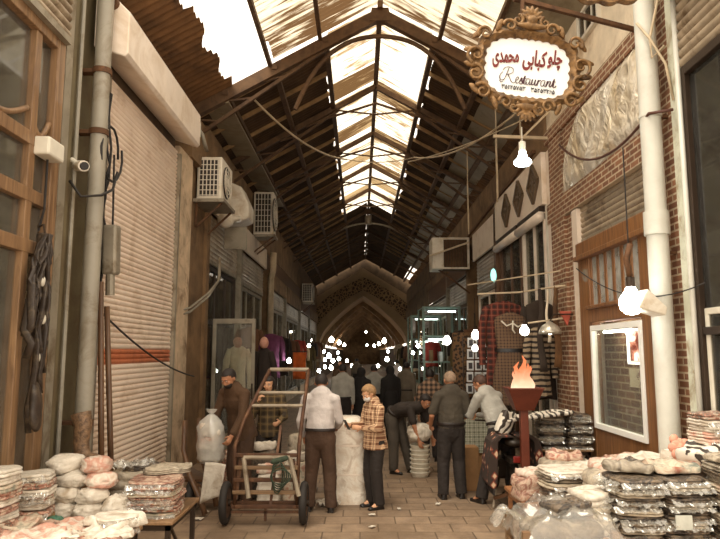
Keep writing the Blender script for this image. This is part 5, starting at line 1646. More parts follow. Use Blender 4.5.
# right end: folded stack in clear bags
stack(-1.8, 5.85, .61, 7, .42, .5, .042, [W_teal, W_print, W_red, W_print, W_teal, W_print, W_red], 'stack at the left table end', 'wrapped garments at the end of the left table', .05, .02, 5)
put('folded_garment', pack(.42, .34, .05, 55), W_grey, (-1.78, 6.1, .91), .3, 'grey wrapped garment lying across the back of the stack at table end', 'garment')
put('folded_garment', pack(.36, .3, .06, 57), W_dark, (-2.02, 6.22, .9), -.2, 'dark wrapped garment beside the boot display on the left table', 'garment')
put('plastic_bag', wrap_sheet(.4, .3, 3, .06), clear_wrap, (-2.14, 6.2, .96), .3, 'clear crumpled plastic bag behind the white bundles', 'plastic bag')
put('folded_garment', pack(.4, .36, .29, 77, 4), W_grey, (-2.12, 6.2, .61), .1, 'thick grey wrapped pile under the clear bag behind the white bundles', 'garment')
# white knotted bundles
def bundle(seed, rx=.135, rz=.085, ry=.13):
    """lumpy knotted plastic bundle with pinched creases"""
    mb = MB().ell((0, 0, 0), (rx, ry, rz), None, 44, 30)
    vs = []
    for p in mb.v:
        p = V(p); d = V((p.x / rx, p.y / ry, p.z / rz))
        sq = (abs(d.x) ** 3 + abs(d.y) ** 3 + abs(d.z) ** 3) ** (-1 / 3)
        n1 = noise.noise(d * 1.3 + V((seed, 0, 0))); n2 = abs(noise.noise(d * 3.1 + V((0, seed, 0)))); n3 = abs(noise.noise(d * 6.5 + V((seed, seed, 0))))
        q = p * ((.55 + .45 * sq) * (1 + .16 * n1 + .16 * n2 + .07 * n3 - .06))
        if q.z < -rz * .8: q.z = -rz * .8
        vs.append(tuple(q + V((0, 0, rz * .8))))
    mb.v = vs
    return mb


bs_ = [(-2.08, 5.68, .61, 'white', 'bottom row, beside the folded stack', 1.0, 1.35), (-2.31, 5.66, .61, 'white', 'bottom row, second from the folded stack', 1, 1), (-2.55, 5.66, .61, 'white', 'bottom row, third from the folded stack', 1, 1),
       (-2.29, 5.68, .725, 'white', 'second row, next to the upright bundle', 1, 1), (-2.53, 5.7, .725, 'white', 'second row, farther from the folded stack', 1, 1),
       (-2.25, 5.74, .84, 'white', 'third row, with orange print facing out', 1, 1), (-2.5, 5.76, .84, 'white', 'third row, plain side facing out', 1.05, 1),
       (-2.32, 5.8, .95, 'white', 'top of the pile, orange and white wrapping', 1.05, 1.1), (-2.6, 5.82, .95, 'white', 'top of the pile, large and crumpled', 1.25, 1.2)]
for i, (x, y, z, c, w_, s_, sz_) in enumerate(bs_):
    m = W_white if i not in (5, 7) else W_pink
    put('wrapped_bundle', bundle(i * 3.3 + 1, .128 * s_, .074 * sz_), m, (x, y, z), i * .5, 'round white plastic bundle, %s' % w_, 'bundle', 'round white bundles on the left table', smooth=True)
put('garment_bag', bundle(50, .14, .075, .12), W_green, (-2.76, 5.72, .58), 0, 'green plastic bag squeezed behind white bundles near wooden door', 'bag', smooth=True)
put('garment_bag', bundle(57, .1, .07, .1), W_green, (-2.5, 5.38, .56), .4, 'green plastic bag under the tied pile at front of left table', 'bag', smooth=True)
# packs by the door
stack(-2.66, 5.38, .7, 6, .3, .3, .055, [W_print, W_white, W_teal, W_white, W_print, W_white], 'wavy pile beside the wooden door', 'wrapped garments by the wooden door', .2, .02, 15)
stack(-2.76, 5.0, .64, 9, .3, .3, .055, [W_white, W_print, W_white, W_red, W_white, W_print, W_teal, W_white, W_white], 'tall pile at edge by wooden door', 'wrapped garments by the wooden door', -.1, .025, 25)
put('crate', MB().bb(-.15, .15, -.08, .08, 0, .14), cardboard, (-2.66, 5.39, .56), 0, 'brown box under the wavy pile next to wooden door', 'box', smooth=None)
# loose printed garments on the front table
rs = random.Random(12)
cols = [W_red, W_pink, W_white, W_print, W_red, W_pink, W_print, W_white, W_teal, W_red, W_pink, W_white]
nm_ = ['red printed', 'pink', 'white', 'patterned', 'rust red', 'pale pink', 'small patterned', 'cream', 'grey green', 'coral', 'rose', 'ivory']
for i in range(12):
    x = -2.62 + .26 * (i % 4) + rs.uniform(-.05, .05); y = 4.5 + .27 * (i // 4) + rs.uniform(-.04, .04)
    mb = pack(.42, .34, .05, 100 + i, 1, rough=2.2)
    put('spread_garment', mb, cols[i], (x, y, .64 + .018 * (i % 3) + .03 * ((i * 7) % 4 == 1)), rs.uniform(-.8, .8), '%s garment spread flat, %s in the %s row of the low front table' % (nm_[i], ORD[i % 4], ('nearest', 'middle', 'back')[i // 4]), 'garment', 'loose garments on the low front table')
stack(-1.86, 5.05, .68, 3, .3, .26, .035, [W_print, W_teal, W_white], 'small fanned pile on the low front table', 'loose garments on the low front table', .5, .02, 33)
# snakeskin boot display
bt = root('ankle_boot', (-2.6, 6.25, .0), 'brown snakeskin boot standing upright behind the white bundles', 'boot')
boot_m = plain('snakeskin', srgb(120, 92, 66), .45, 0, var=.5, scale=30, bump=.6, bscale=70, dirt=srgb(70, 50, 34))
bb_ = MB().tube([(-2.64, 6.25, 1.0), (-2.66, 6.25, 1.14), (-2.65, 6.25, 1.3), (-2.68, 6.25, 1.43)], [.075, .075, .085, .1], 16, [.065, .065, .075, .085])
bb_.capsule((-2.66, 6.25, 1.02), (-2.44, 6.2, .995), .066, .04, 14)
from_mesh(remesh(bb_, .012, 3)).build('upper', boot_m, bt, True)
MB().bb(-2.72, -2.39, 6.15, 6.32, .945, .965).build('sole', shoe_black, bt, None, .01)
bt.location.z = 0
put('display_box', MB().bb(-.22, .22, -.1, .1, 0, .365), cardboard, (-2.55, 6.25, .58), 0, 'cardboard box under the snakeskin boot', 'box', smooth=None)

# ---- right tables
TR = table('market_table', 1.62, 3.05, 4.75, 6.15, .62, .04, 'long wooden table carrying wrapped garment stacks before the restaurant', table_wood, frame=table_wood)
TB = table('market_table', 1.55, 3.0, 6.25, 7.1, .58, .04, 'rear wooden table with garments close to the restaurant window', table_wood, frame=table_wood)
# the big front stack, two columns
gB = 'dark wrapped garments in the big front stack'
zt = stack(2.08, 5.1, .62, 10, .36, .42, .044, [W_dark, W_grey, W_dark], 'left column, big dark front stack', gB, .0, .024, 41, flaps=('front', 'side'))
zt2 = stack(2.45, 5.12, .62, 10, .36, .42, .044, [W_dark, W_dark, W_grey], 'right column, big dark front stack', gB, .03, .024, 47)
tag(MB().bb(2.3, 2.42, 4.84, 4.85, .72, .82).build('price_label', plain('label_pale', srgb(176, 176, 164), .5)), 'pale square label on the front of the big dark stack', 'label')
stack(2.86, 4.98, .62, 11, .4, .42, .05, [W_grey, W_dark, W_teal, W_grey, W_dark], 'tall stack at picture edge, right table', 'wrapped garments at the right picture edge', -.05, .02, 53)
# white bundle in front, rounded
put('folded_garment', pack(.34, .36, .1, 61, 2), W_white, (1.82, 5.2, .62), .1, 'white wrapped bundle under another at the near corner of right table', 'garment', 'white bundles at the near corner')
put('folded_garment', pack(.32, .34, .09, 64, 2), W_white, (1.82, 5.22, .725), -.05, 'white wrapped bundle in the middle at the near corner of right table', 'garment', 'white bundles at the near corner')
put('folded_garment', pack(.32, .34, .1, 67, 2), W_white, (1.83, 5.24, .82), .08, 'white wrapped bundle topmost at the near corner of right table', 'garment', 'white bundles at the near corner')
# rear left pile
stack(1.98, 6.3, .58, 6, .5, .45, .055, [W_dark, W_grey, W_dark, W_grey, W_grey, W_white], 'torch side pile behind the white bundles', 'wrapped garments on the rear right table', .1, .02, 71)
put('folded_garment', pack(.4, .3, .06, 80, 1, rough=2), W_pink, (1.78, 6.62, .78), .5, 'pink printed garment drooping off the torch end of rear table', 'garment')
put('folded_garment', pack(.34, .3, .2, 81, 2, rough=2), W_red, (1.68, 6.5, .58), .2, 'red and white crumpled garments at the torch end of rear table', 'garment')
put('folded_garment', pack(.36, .3, .07, 82, 1, rough=2), W_red, (2.1, 6.75, .905), -.2, 'red folded garment on top behind the pile at torch side', 'garment')
put('folded_garment', pack(.5, .4, .33, 182, 4, rough=1.2), W_grey, (2.1, 6.74, .58), -.1, 'grey wrapped block under the red folded garment', 'garment')
# loose white and pink heap across the back
heap = [(2.32, 6.35, .34, 'W'), (2.6, 6.4, .36, 'P'), (2.86, 6.3, .36, 'W'), (2.45, 5.75, .4, 'W'), (2.75, 5.7, .42, 'P'), (2.2, 5.8, .32, 'G'), (2.95, 5.75, .4, 'W'), (2.62, 6.05, .42, 'W'), (2.35, 6.05, .38, 'P')]
hn = ['flat white garment nearest the restaurant door', 'pink flowered garment below the restaurant window', 'white lacy garment at the foot of white drainpipe', 'white wrapped garment behind the big dark stack', 'pink patterned garment in the middle of the heap', 'grey wrapped garment just behind the left column of dark stack',
      'white crumpled garment near the pale post', 'large white crumpled garment in the middle of the heap', 'pale pink garment between white garments of the heap']
for i, (x, y, h_, c) in enumerate(heap):
    base = .58 if y > 6.2 else .62
    put('heap_garment', pack(.46, .38, h_, 200 + i, 4, rough=1.8), {'W': W_white, 'P': W_pink, 'G': W_grey}[c], (x, y, base), rs.uniform(-.4, .4), hn[i], 'garment', 'loose garments heaped on the right table')
tops = [(2.12, 5.22, 1.075, W_grey, 'crumpled grey garment on the left column of dark stack'), (2.46, 5.2, 1.075, W_teal, 'grey green garment on the right column of dark stack'), (2.3, 5.42, 1.06, W_dark, 'brown garment lying between the dark stack and white heap'),
        (2.62, 5.36, 1.05, W_red, 'rust printed garment between the dark stack and edge stack'), (2.84, 5.0, 1.18, W_grey, 'shiny grey garment on top of the edge stack')]
for i, (x, y, z, m, lb_) in enumerate(tops):
    put('heap_garment', pack(.38, .3, .05, 240 + i, 1, rough=2.2), m, (x, y, z), rs.uniform(-.5, .5), lb_, 'garment', 'loose garments heaped on the right table')
# high pile at the right edge with zebra pack and flower
put('folded_garment', pack(.44, .5, .5, 260, 6), W_white, (3.0, 5.42, .62), 0, 'white block of folded garments under the zebra pack', 'garment')
put('zebra_garment', pack(.44, .42, .1, 262, 1, rough=1.6), W_zebra, (2.9, 5.42, 1.14), .5, 'zebra striped garment lying aslant on the high pile', 'garment', ry=-.18)
stack(3.02, 5.56, 1.24, 5, .34, .34, .05, [W_pink, W_pink, W_white, W_white, W_print], 'small high pile beside the dark window', 'wrapped garments at the right picture edge', .1, .015, 91)
put('folded_garment', pack(.3, .3, .12, 265, 1, rough=1.5), W_white, (2.85, 5.8, 1.02), .4, 'white bag below the pink fabric rose', 'garment')
rose = MB()
for i in range(9):
    a = i * 2.4; r_ = .012 + .008 * i
    rose.ell((r_ * cos(a), r_ * .5 * sin(a) - .01, r_ * sin(a)), (.045, .03, .04), Matrix.Rotation(a, 4, 'Y'), 10, 8)
rr_ = root('fabric_rose', (2.72, 5.62, 1.2), 'pink fabric rose on the white garments by the white drainpipe', 'flower')
rose.v = [(p[0] + 2.72, p[1] + 5.62, p[2] + 1.2) for p in rose.v]
rose.build('petals', plain('rose_pink', srgb(216, 152, 128), .8, var=.25, scale=20), rr_, True)
MB().ell((2.72, 5.64, 1.1), (.04, .04, .04)).build('bud', plain('rose_cream', srgb(226, 206, 186), .8), rr_, True)
put('coral_garment', pack(.5, .2, .07, 270, 1, rough=2), W_red, (2.6, 6.35, .93), .1, 'coral rolled garment at the foot of the white drainpipe', 'garment')
# crate under crumpled plastic, nearest the camera
cr_ = root('market_crate', (1.42, 4.75, 0), 'tall slatted crate filled with goods at the near right corner', 'crate')
for a in (1.12, 1.72):
    for b in (4.5, 5.0): MB().bb(a - .025, a + .025, b - .025, b + .025, 0, .8).build('post', wood_old, cr_)
for z in (.15, .35, .55):
    MB().bb(1.1, 1.74, 4.48, 4.5, z, z + .1).build('slat', wood_old, cr_); MB().bb(1.09, 1.105, 4.5, 5.0, z, z + .1).build('slat', wood_old, cr_)
MB().bb(1.14, 1.7, 4.53, 4.97, .15, .18).build('bottom', table_wood, cr_)
put('folded_garment', pack(.54, .42, .62, 280, 7), W_brown, (1.42, 4.75, .18), 0, 'grey wrapped garments filling the near right crate', 'garment')
put('folded_garment', pack(.34, .26, .09, 283, 2), W_dark, (1.5, 4.85, .83), .4, 'brown folded garment on top of the crate under plastic', 'garment')
def cover(a, b):
    x = 1.06 + .74 * a; y = 4.4 + .72 * b
    e = min(a, 1 - a, b, 1 - b)
    z = .86 + .1 * noise.noise(V((a * 3, b * 3, 2))) + .05 * noise.noise(V((a * 8, b * 8, 5))) - (.14 * (1 - min(1, e * 7))) + .06 * math.exp(-((a - .6) ** 2 + (b - .6) ** 2) * 12)
    x += .05 * noise.noise(V((b * 5, 1, 3))); y += .05 * noise.noise(V((a * 5, 3, 1)))
    return (x, y, z)
tag(MB().sheet(cover, 44, 40, .003).build('plastic_cover', glass_mat('cover_wrap', (.94, .92, .88), .12, .06), None, True), 'crumpled clear plastic cover over the near right crate', 'plastic sheet')
def flapfn(a, b):
    return (.98 + .3 * a, 4.86 + .2 * b - .1 * a, .84 + .06 * sin(a * 5) + .05 * noise.noise(V((a * 5, b * 5, 9))) - .1 * (1 - a))
tag(MB().sheet(flapfn, 16, 12, .003).build('plastic_flap', glass_mat('flap_wrap', (.94, .92, .88), .2, .1), None, True), 'loose plastic corner sticking out from the covered crate', 'plastic sheet')

# dark garment piles on a rack behind the torch
RK = table('goods_rack', 2.42, 3.1, 8.7, 9.3, .72, .03, 'low rack with dark folded piles behind the torch', table_board)
stack(2.58, 8.95, .72, 9, .34, .4, .045, [W_dark, W_dark, W_grey], 'first dark pile behind torch post', 'dark garments on the rack behind the torch', 0, .012, 111, 1)
stack(2.96, 8.95, .72, 10, .32, .4, .045, [W_dark], 'second dark pile near the white jamb', 'dark garments on the rack behind the torch', 0, .012, 117, 1)
put('striped_cloth', pack(.95, .3, .05, 290, 1, rough=2), W_zebra, (2.4, 8.75, 1.135), .15, 'black and white patterned cloth laid across the dark piles', 'cloth', ry=-.1)
put('patterned_bag', pack(.2, .14, .3, 291, 1, rough=2), W_zebra, (1.86, 8.66, .93), .3, 'black and white patterned bag hanging on the motorcycle side of torch', 'bag', ry=.5)

# checked counter and cardboard in front of the balding man
ck = plaid_mat('check_green', srgb(186, 184, 164), srgb(112, 112, 92), srgb(78, 76, 62), 'XZY', .07)
ct = root('checked_counter', (1.825, 10.4, 0), 'small counter covered by green checked cloth beside the grey haired man', 'counter')
MB().bb(1.55, 2.1, 10.15, 10.65, 0, .5).build('base', cardboard, ct)
MB().loft([[V((1.825 + .295 * a * k, 10.4 + .27 * b * k, z)) for a, b in ((-1, -1), (-.3, -1.04), (.3, -.97), (1, -1), (1.03, 0), (1, 1), (0, 1.03), (-1, 1), (-1.02, 0))] for k, z in ((1.03, .46), (1.0, .7), (1, .99), (.97, 1.0))]).build('checked_cloth', ck, ct)
tag(MB().bb(1.5, 1.74, 9.6, 9.9, 0, .62).build('cardboard_box', cardboard, None, None, .01), 'brown cardboard box standing below the checked counter', 'box')

# motorcycle with woven saddlebag, seen from behind
mo = root('motorcycle', (1.98, 8.85, 0), 'dark motorcycle with patterned saddlebag parked beside the torch', 'motorcycle')
mo_dark = plain('moto_dark', srgb(44, 36, 28), .4, .3, var=.3)
def wheel(c, r, w, name, M):
    q = MB()
    q.v = []
    ring = []
    for i in range(29):
        a = 2 * PI * i / 28
        ring.append(V(c) + M @ V((0, r * cos(a), r * sin(a))))
    q.tube(ring, w, 10)
    o = q.build(name, black_rubber, mo, True)
    h_ = MB().tube([V(c) + M @ V((-.05, 0, 0)), V(c) + M @ V((.05, 0, 0))], .05, 10)
    for i in range(8):
        a = i * PI / 4; h_.bar(V(c), V(c) + M @ V((0, r * cos(a), r * sin(a))), .012)
    h_.build('hub', dark_metal, o)
I3 = Matrix.Identity(3)
wheel((2.0, 8.6, .3), .26, .045, 'rear_wheel', I3); wheel((2.0, 9.85, .3), .26, .042, 'front_wheel', I3)
MB().capsule((2.0, 8.5, .84), (2.0, 9.15, .82), .13, .12, 14, V((1, 0, 0)), .55).build('seat', mo_dark, mo, True)
MB().capsule((2.0, 9.2, .84), (2.0, 9.5, .9), .13, .11, 14, V((1, 0, 0)), .9).build('fuel_tank', mo_dark, mo, True)
MB().box((0, 0, 0), (.22, .4, .26), Matrix.Translation((2.0, 9.2, .42))).build('engine', dark_metal, mo, None, .03)
MB().tube([(2.0, 8.6, .3), (2.0, 8.8, .6), (2.0, 9.3, .65), (2.0, 9.6, .8)], .03, 8).tube([(2.0, 9.62, .95), (2.0, 9.85, .3)], .03, 8).build('frame', dark_metal, mo, True)
MB().tube([(1.68, 9.52, 1.02), (1.9, 9.62, 1.0), (2.0, 9.63, .98), (2.1, 9.62, 1.0), (2.32, 9.52, 1.02)], .015, 8).build('handlebar', dark_metal, mo, True)
MB().prism([(-.1, 8.3), (.1, 8.3), (.1, 8.6), (-.1, 8.6)], .6, .66, Matrix.Translation((2.0, 0, 0)) @ Matrix(((1, 0, 0, 0), (0, 0, 1, 0), (0, 1, 0, 0), (0, 0, 0, 1)))).build('mudguard', mo_dark, mo)
MB().bb(1.93, 2.07, 8.26, 8.3, .62, .7).build('tail_light', plain('tail_red', srgb(120, 30, 22), .3), mo, None, .01)
MB().tube([(1.82, 8.7, .5), (1.72, 8.55, .02)], .016, 8).build('side_stand', pale_tube, mo)
MB().bar((1.72, 8.52, .14), (2.4, 8.6, .3), .04).build('foot_rail', rust_metal, mo)
wv = N('woven_bag'); c_ = wv.coord('XZY', (9, 7, 9)); vv = wv.n('ShaderNodeTexVoronoi'); vv.distance = 'MANHATTAN'; wv.l(c_, vv.inputs['Vector']); vv.inputs['Scale'].default_value = 1.2
wv.bsdf(wv.ramp(vv.outputs['Distance'], [(.25, srgb(196, 168, 136)), (.4, srgb(128, 54, 38)), (.6, srgb(52, 38, 30))]), .9)
def bag(sd):
    rg = []
    for x, z, t_ in ((2.0 + sd * .04, .93, .02), (2.0 + sd * .2, .925, .022), (2.0 + sd * .27, .86, .04), (2.0 + sd * .3, .6, .06), (2.0 + sd * .31, .35, .06), (2.0 + sd * .3, .28, .03)):
        rg.append([V((x + sd * t_ * a, 8.62 + .24 * b, z + (t_ * .6 * a if z > .9 else 0))) for a, b in ((-1, -1), (1, -1), (1, 1), (-1, 1))])
    b_ = MB().loft(rg).build('saddlebag', wv.m, mo, None, .012)
    for i in range(8): MB().bar((2.0 + sd * .3, 8.4 + .06 * i, .3), (2.0 + sd * .3, 8.4 + .06 * i, .2), .022).build('tassel', hair_dark, b_)
bag(-1); bag(1)

# ---- white bale, pails, trolley and goods around it
bale = root('wrapped_bale', (-.2, 9.0, 0), 'tall bale wrapped in white plastic between the two front figures', 'bale')
rg = []
for i in range(26):
    z = 1.13 * i / 25; n = 36
    band = 1 - .06 * abs(sin(PI * z / .38)) ** 8
    top = 1 if z < 1.0 else max(.55, 1 - ((z - 1.0) / .13) ** 2 * .45)
    rg.append([V((-.17 + .27 * band * top * (abs(cos(a)) ** 3.5 + abs(sin(a)) ** 3.5) ** (-1 / 3.5) * cos(a) * (1 + .05 * noise.noise(V((cos(a) * 3, sin(a) * 3, z * 5)))), 9.0 + .24 * band * top * (abs(cos(a)) ** 3.5 + abs(sin(a)) ** 3.5) ** (-1 / 3.5) * sin(a), z)) for a in [2 * PI * j / n for j in range(n)]])
MB().loft(rg).build('wrapping', wrap_mat('bale_wrap', [srgb(214, 194, 170), srgb(236, 226, 210), srgb(190, 164, 138)], .6, 5, rand=.05), bale, 60)
for z in (.38, .76): MB().loft([[V((-.17 + .275 * (abs(cos(a)) ** 3.5 + abs(sin(a)) ** 3.5) ** (-1 / 3.5) * cos(a), 9.0 + .245 * (abs(cos(a)) ** 3.5 + abs(sin(a)) ** 3.5) ** (-1 / 3.5) * sin(a), z + q)) for a in [2 * PI * j / 28 for j in range(28)]] for q in (-.012, .012)]).build('strap', cream_metal, bale)
put('scrap_or_sun_spot', wrap_sheet(.3, .22, 6, .05), W_white, (-.42, 8.72, .06), .3, 'crumpled white plastic at the foot of the wrapped bale', 'plastic', smooth=True)
for i in range(7):
    t = root('plastic_pail', (.98, 10.75, .07 * i), 'white plastic tub, %s of the stack beside the bending man' % ('lowest' if i == 0 else 'topmost' if i == 6 else ORD[6 - i] + ' from the top'), 'tub', 'stacked white tubs')
    MB().lathe([(0, 0), (.13, 0), (.155, .065), (.165, .066), (.165, .08), (.148, .08), (.128, .012), (0, .012)], (.98, 10.75, .07 * i), 22).build('tub', white_box, t, 40)
put('sack', bundle(71, .2, .16, .18), W_white, (.98, 10.75, .565), .2, 'white plastic sack on top of the stacked tubs', 'sack', smooth=True)

# trolley with ladder handle
tr = root('hand_trolley', (-1.08, 7.8, 0), 'rusty two wheeled trolley with tall ladder handle and green rope', 'trolley')
old_iron = plain('old_iron', srgb(84, 56, 38), .6, .4, var=.3, scale=9, dirt=srgb(120, 84, 56))
def twheel(x):
    q = MB(); ring = [V((x, 7.8 + .2 * cos(2 * PI * i / 28), .245 + .2 * sin(2 * PI * i / 28))) for i in range(29)]
    o = q.tube(ring, .045, 10).build('wheel', black_rubber, tr, True)
    MB().tube([(x - .03, 7.8, .245), (x + .03, 7.8, .245)], .17, 20).build('rim', old_iron, o, 40)
    MB().tube([(x - .06, 7.8, .245), (x + .06, 7.8, .245)], .04, 12).build('hub', dark_metal, o, 40)
twheel(-1.58); twheel(-.66)
MB().bar((-1.6, 7.8, .245), (-.64, 7.8, .245), .04).build('axle', old_iron, tr)
lb, rb = V((-1.46, 7.72, .2)), V((-.74, 7.72, .2)); lt, rt_ = V((-1.14, 8.18, 1.785)), V((-.65, 8.18, 1.785))
lm, rm = V((-1.42, 7.95, 1.05)), V((-.7, 7.95, 1.05))
MB().tube([lb, V((-1.48, 7.76, .9)), V((-1.4, 7.9, 1.2)), lt], .024, 8).build('side_rail', old_iron, tr, True)
MB().tube([rb, V((-.72, 7.76, .9)), V((-.7, 7.9, 1.2)), rt_], .024, 8).build('side_rail', old_iron, tr, True)
MB().tube([lt, rt_], .024, 8).build('handle_bar', pale_tube, tr)
for f, m in ((.62, pale_tube), (.36, pale_tube)):
    a = V((-1.4, 7.9, 1.2)).lerp(lt, f - .1); b = V((-.7, 7.9, 1.2)).lerp(rt_, f - .1)
    MB().tube([a, b], .02, 8).build('rung', m, tr)
for i, z in enumerate((.22, .38, .52, .66, .8)):
    MB().bb(-1.5 + .01 * i, -.7 - .01 * i, 7.7, 7.75, z - .022, z + .022).build('slat', wood_slat if i % 2 else old_iron, tr, None, .006)
MB().tube([(-1.36, 7.68, .78), (-1.28, 7.6, .34)], .027, 8).build('front_leg', pale_tube, tr)
MB().tube([(-.82, 7.68, .78), (-.7, 7.6, .36)], .027, 8).build('front_leg', pale_tube, tr)
MB().tube([(-1.36, 7.68, .78), (-.82, 7.68, .78)], .024, 8).build('front_bar', pale_tube, tr)
MB().bar((-1.05, 7.73, .2), (-.98, 8.1, 1.1), .03).build('centre_strut', old_iron, tr)
MB().bar((-1.5, 7.72, .16), (-.7, 7.72, .16), .03).build('base_bar', old_iron, tr)
MB().bar((-1.1, 7.72, .2), (-1.1, 7.72, .06), .03).build('prop_foot', old_iron, tr)
for x in (-1.46, -.74): MB().bar((x, 7.74, .3), (x + (.06 if x < -1 else -.06), 7.78, .75), .05).build('cheek_plate', old_iron, tr)
rp = root('rope_coil', (-.95, 7.64, .66), 'coil of green rope hanging on the trolley slats', 'rope')
rope_m = plain('rope_green', srgb(52, 62, 46), .9, var=.3, scale=30)
for i in range(5):
    pts = [(-.96 + (.06 + .014 * i) * cos(a) + .012 * i, 7.64 - .016 * i, .58 + (.2 - .03 * i) * sin(a)) for a in [2 * PI * j / 20 for j in range(21)]]
    MB().tube(pts, .0075, 6).build('loop', rope_m, rp, True)
MB().capsule((-1.0, 7.64, .74), (-.86, 7.64, .78), .035, .03, 10).build('knot', rope_m, rp, True)
# parcels behind the trolley
pr = [(-1.2, 8.75, .3, .3, .4, W_white, 'white parcel behind the left wheel of the trolley'), (-.82, 8.85, .4, .36, .55, W_teal, 'grey green parcel behind the trolley slats'), (-1.36, 9.22, .42, .34, .62, W_dark, 'dark parcel farther behind the trolley'),
      (-.85, 9.5, .4, .36, .8, W_grey, 'tall grey parcel behind the trolley near the pale shirt'), (-1.85, 9.75, .36, .34, .55, W_print, 'printed parcel behind the bearded man')]
for i, (x, y, w_, d_, h_, m, lb_) in enumerate(pr):
    put('parcel', pack(w_, d_, h_, 300 + i, 3), m, (x, y, 0), rs.uniform(-.3, .3), lb_, 'parcel', 'parcels behind the trolley')
for i, (x, y, z, m, lb_) in enumerate(((-1.2, 8.75, .42, W_pink, 'pink and white packet on the white parcel behind trolley'), (-.82, 8.85, .57, W_white, 'white packet on the grey green parcel behind trolley'), (-1.36, 9.22, .65, W_white, 'white packet on the dark parcel behind trolley'))):
    put('packet', pack(.34, .26, .09, 310 + i, 1, rough=2), m, (x, y, z), .3 * i, lb_, 'packet', 'packets on the parcels behind the trolley')
# sack barrow at the left
bw_ = root('sack_barrow', (-1.98, 8.55, 0), 'wooden sided barrow holding tied plastic bags before the left shops', 'barrow')
MB().tube([(-2.28, 8.5, 1.12), (-2.27, 8.45, .75), (-2.14, 8.3, .45), (-1.98, 8.2, .2), (-1.9, 8.15, .03)], .035, 8, [.05] * 5).build('side_board', wood_dark, bw_, True)
MB().tube([(-2.2, 8.95, 1.1), (-2.2, 8.9, .75), (-2.05, 8.75, .45), (-1.9, 8.6, .2), (-1.85, 8.55, .03)], .035, 8, [.05] * 5).build('side_board', wood_dark, bw_, True)
MB().box((0, 0, 0), (.5, .5, .03), Matrix.Translation((-2.06, 8.62, .34)) @ Matrix.Rotation(.5, 4, 'Y')).build('bed_board', wood_dark, bw_)
MB().bar((-2.4, 8.4, .38), (-2.0, 8.4, .38), .03).build('cross_bar', rust_metal, bw_)
o = MB().tube([V((-2.14, 8.42 + .16 * cos(2 * PI * i / 24) , .2 + .15 * sin(2 * PI * i / 24))) for i in range(25)], .05, 10).build('wheel', black_rubber, bw_, True)
tb = root('tied_bag', (-1.92, 8.42, .6), 'clear tied plastic bag of white packets standing in the barrow', 'bag')
for i in range(6):
    q = pack(.26, .22, .075, 330 + i, 1, rough=1.6); q.v = [(p[0] - 1.92 + .01 * sin(i * 2), p[1] + 8.42, p[2] + .62 + i * .078) for p in q.v]
    q.build('packet', (W_white, W_grey, W_white, W_pink, W_white, W_white)[i], tb, 60)
rg = []
for r_, z in ((.12, .6), (.165, .66), (.172, .8), (.168, .95), (.165, 1.05), (.13, 1.12), (.07, 1.18), (.026, 1.215), (.05, 1.24), (.065, 1.27), (.01, 1.275)):
    rg.append([V((-1.92 + r_ * cos(a) * (1 + .09 * sin(7 * a + z * 20) + .12 * noise.noise(V((cos(a) * 3, sin(a) * 3, z * 9)))), 8.42 + r_ * .85 * sin(a) * (1 + .09 * sin(5 * a + z * 8)), z)) for a in [2 * PI * j / 34 for j in range(34)]])
MB().loft(rg).build('bag', glass_mat('bag_wrap', (.92, .9, .86), .3, .4), tb, 70)
def nb(a, b): return (-1.9 + .26 * a - .06 * b, 8.08 + .04 * sin(a * 4) + .03 * b, .66 - .5 * b * (1 - .25 * a) - .02 * a)
tag(MB().sheet(nb, 12, 12, .012, V((0, 1, 0))).build('paper_sack', W_white, None, True), 'pale printed paper sack hanging from the front of the barrow', 'sack')
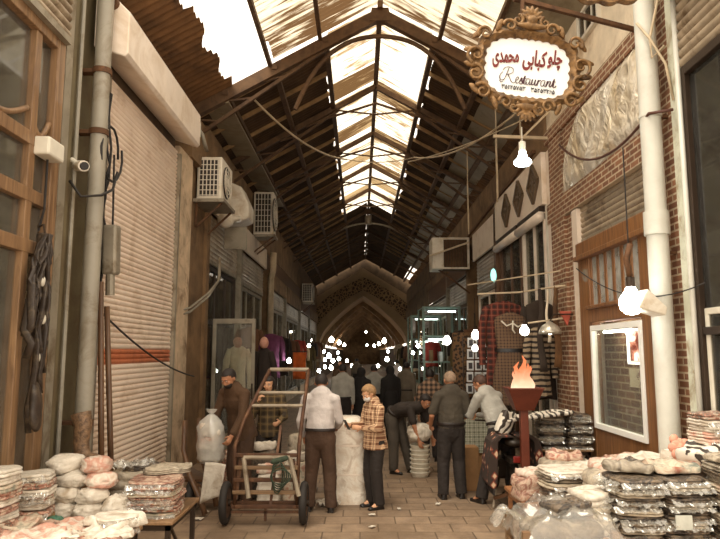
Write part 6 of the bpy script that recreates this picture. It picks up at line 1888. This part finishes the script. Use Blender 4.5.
# litter on the paving, plus white sheets standing in for sun spots
for i, (u, v, s_, lb_) in enumerate(((398, 432, .5, 'large white sheet standing in for a sun patch behind the bending man'), (413, 458, .3, 'white sheet standing in for a sun patch beside the stacked tubs'), (197, 520, .16, 'torn white paper scrap on the paving left of the trolley'), (205, 513, .1, 'small white scrap nearest the left trolley wheel'),
                                     (438, 505, .1, 'small pale scrap on the paving before the grey haired man'), (399, 510, .06, 'tiny scrap in the middle of the paving'), (505, 510, .2, 'white paper below the torch stand'), (372, 516, .09, 'small white sheet standing in for a sun spot before the fair haired person'), (372, 528, .09, 'white sheet standing in for the sun spot nearest the camera on middle paving'))):
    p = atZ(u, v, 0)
    put('scrap_or_sun_spot', wrap_sheet(s_ * .6, s_ * .9, i, .012, .002), W_white, (p.x, p.y, .02), i * .7, lb_, 'paper', smooth=True)
# ------------------------------------------------------------------ light, camera
w = bpy.data.worlds.new('World'); SC.world = w; w.use_nodes = True
bg = w.node_tree.nodes['Background']
bg.inputs[0].default_value = (1.0, .89, .74, 1); bg.inputs[1].default_value = 1.45
s = bpy.data.lights.new('sun', 'SUN'); s.energy = 1.7; s.angle = math.radians(35); s.color = (1, .92, .78)
so = bpy.data.objects.new('sun', s); COL.objects.link(so)
so.rotation_euler = V((-.3, -.3, .9)).to_track_quat('Z', 'Y').to_euler()
for (x, y, z, p, r, c) in LAMPS:
    l = bpy.data.lights.new('lamp_glow', 'POINT'); l.energy = p; l.shadow_soft_size = r; l.color = c
    o = bpy.data.objects.new('lamp_glow', l); COL.objects.link(o); o.location = (x, y, z)
cam = bpy.data.cameras.new('camera'); cam.sensor_width = 36; cam.sensor_fit = 'HORIZONTAL'
cam.lens = 36 * FPX / 720; cam.clip_end = 300; cam.clip_start = .05
co = bpy.data.objects.new('camera', cam); COL.objects.link(co)
co.location = EYE; co.rotation_euler = (PI / 2 + TILT, 0, 0)
SC.camera = co
SC.view_settings.view_transform = 'Standard'; SC.view_settings.look = 'None'
SC.view_settings.gamma = 1; SC.view_settings.use_curve_mapping = False
SC.view_settings.exposure = .75
SC.cycles.use_denoising = True
SC.cycles.max_bounces = 10; SC.cycles.transparent_max_bounces = 16
SC.cycles.sample_clamp_indirect = 6
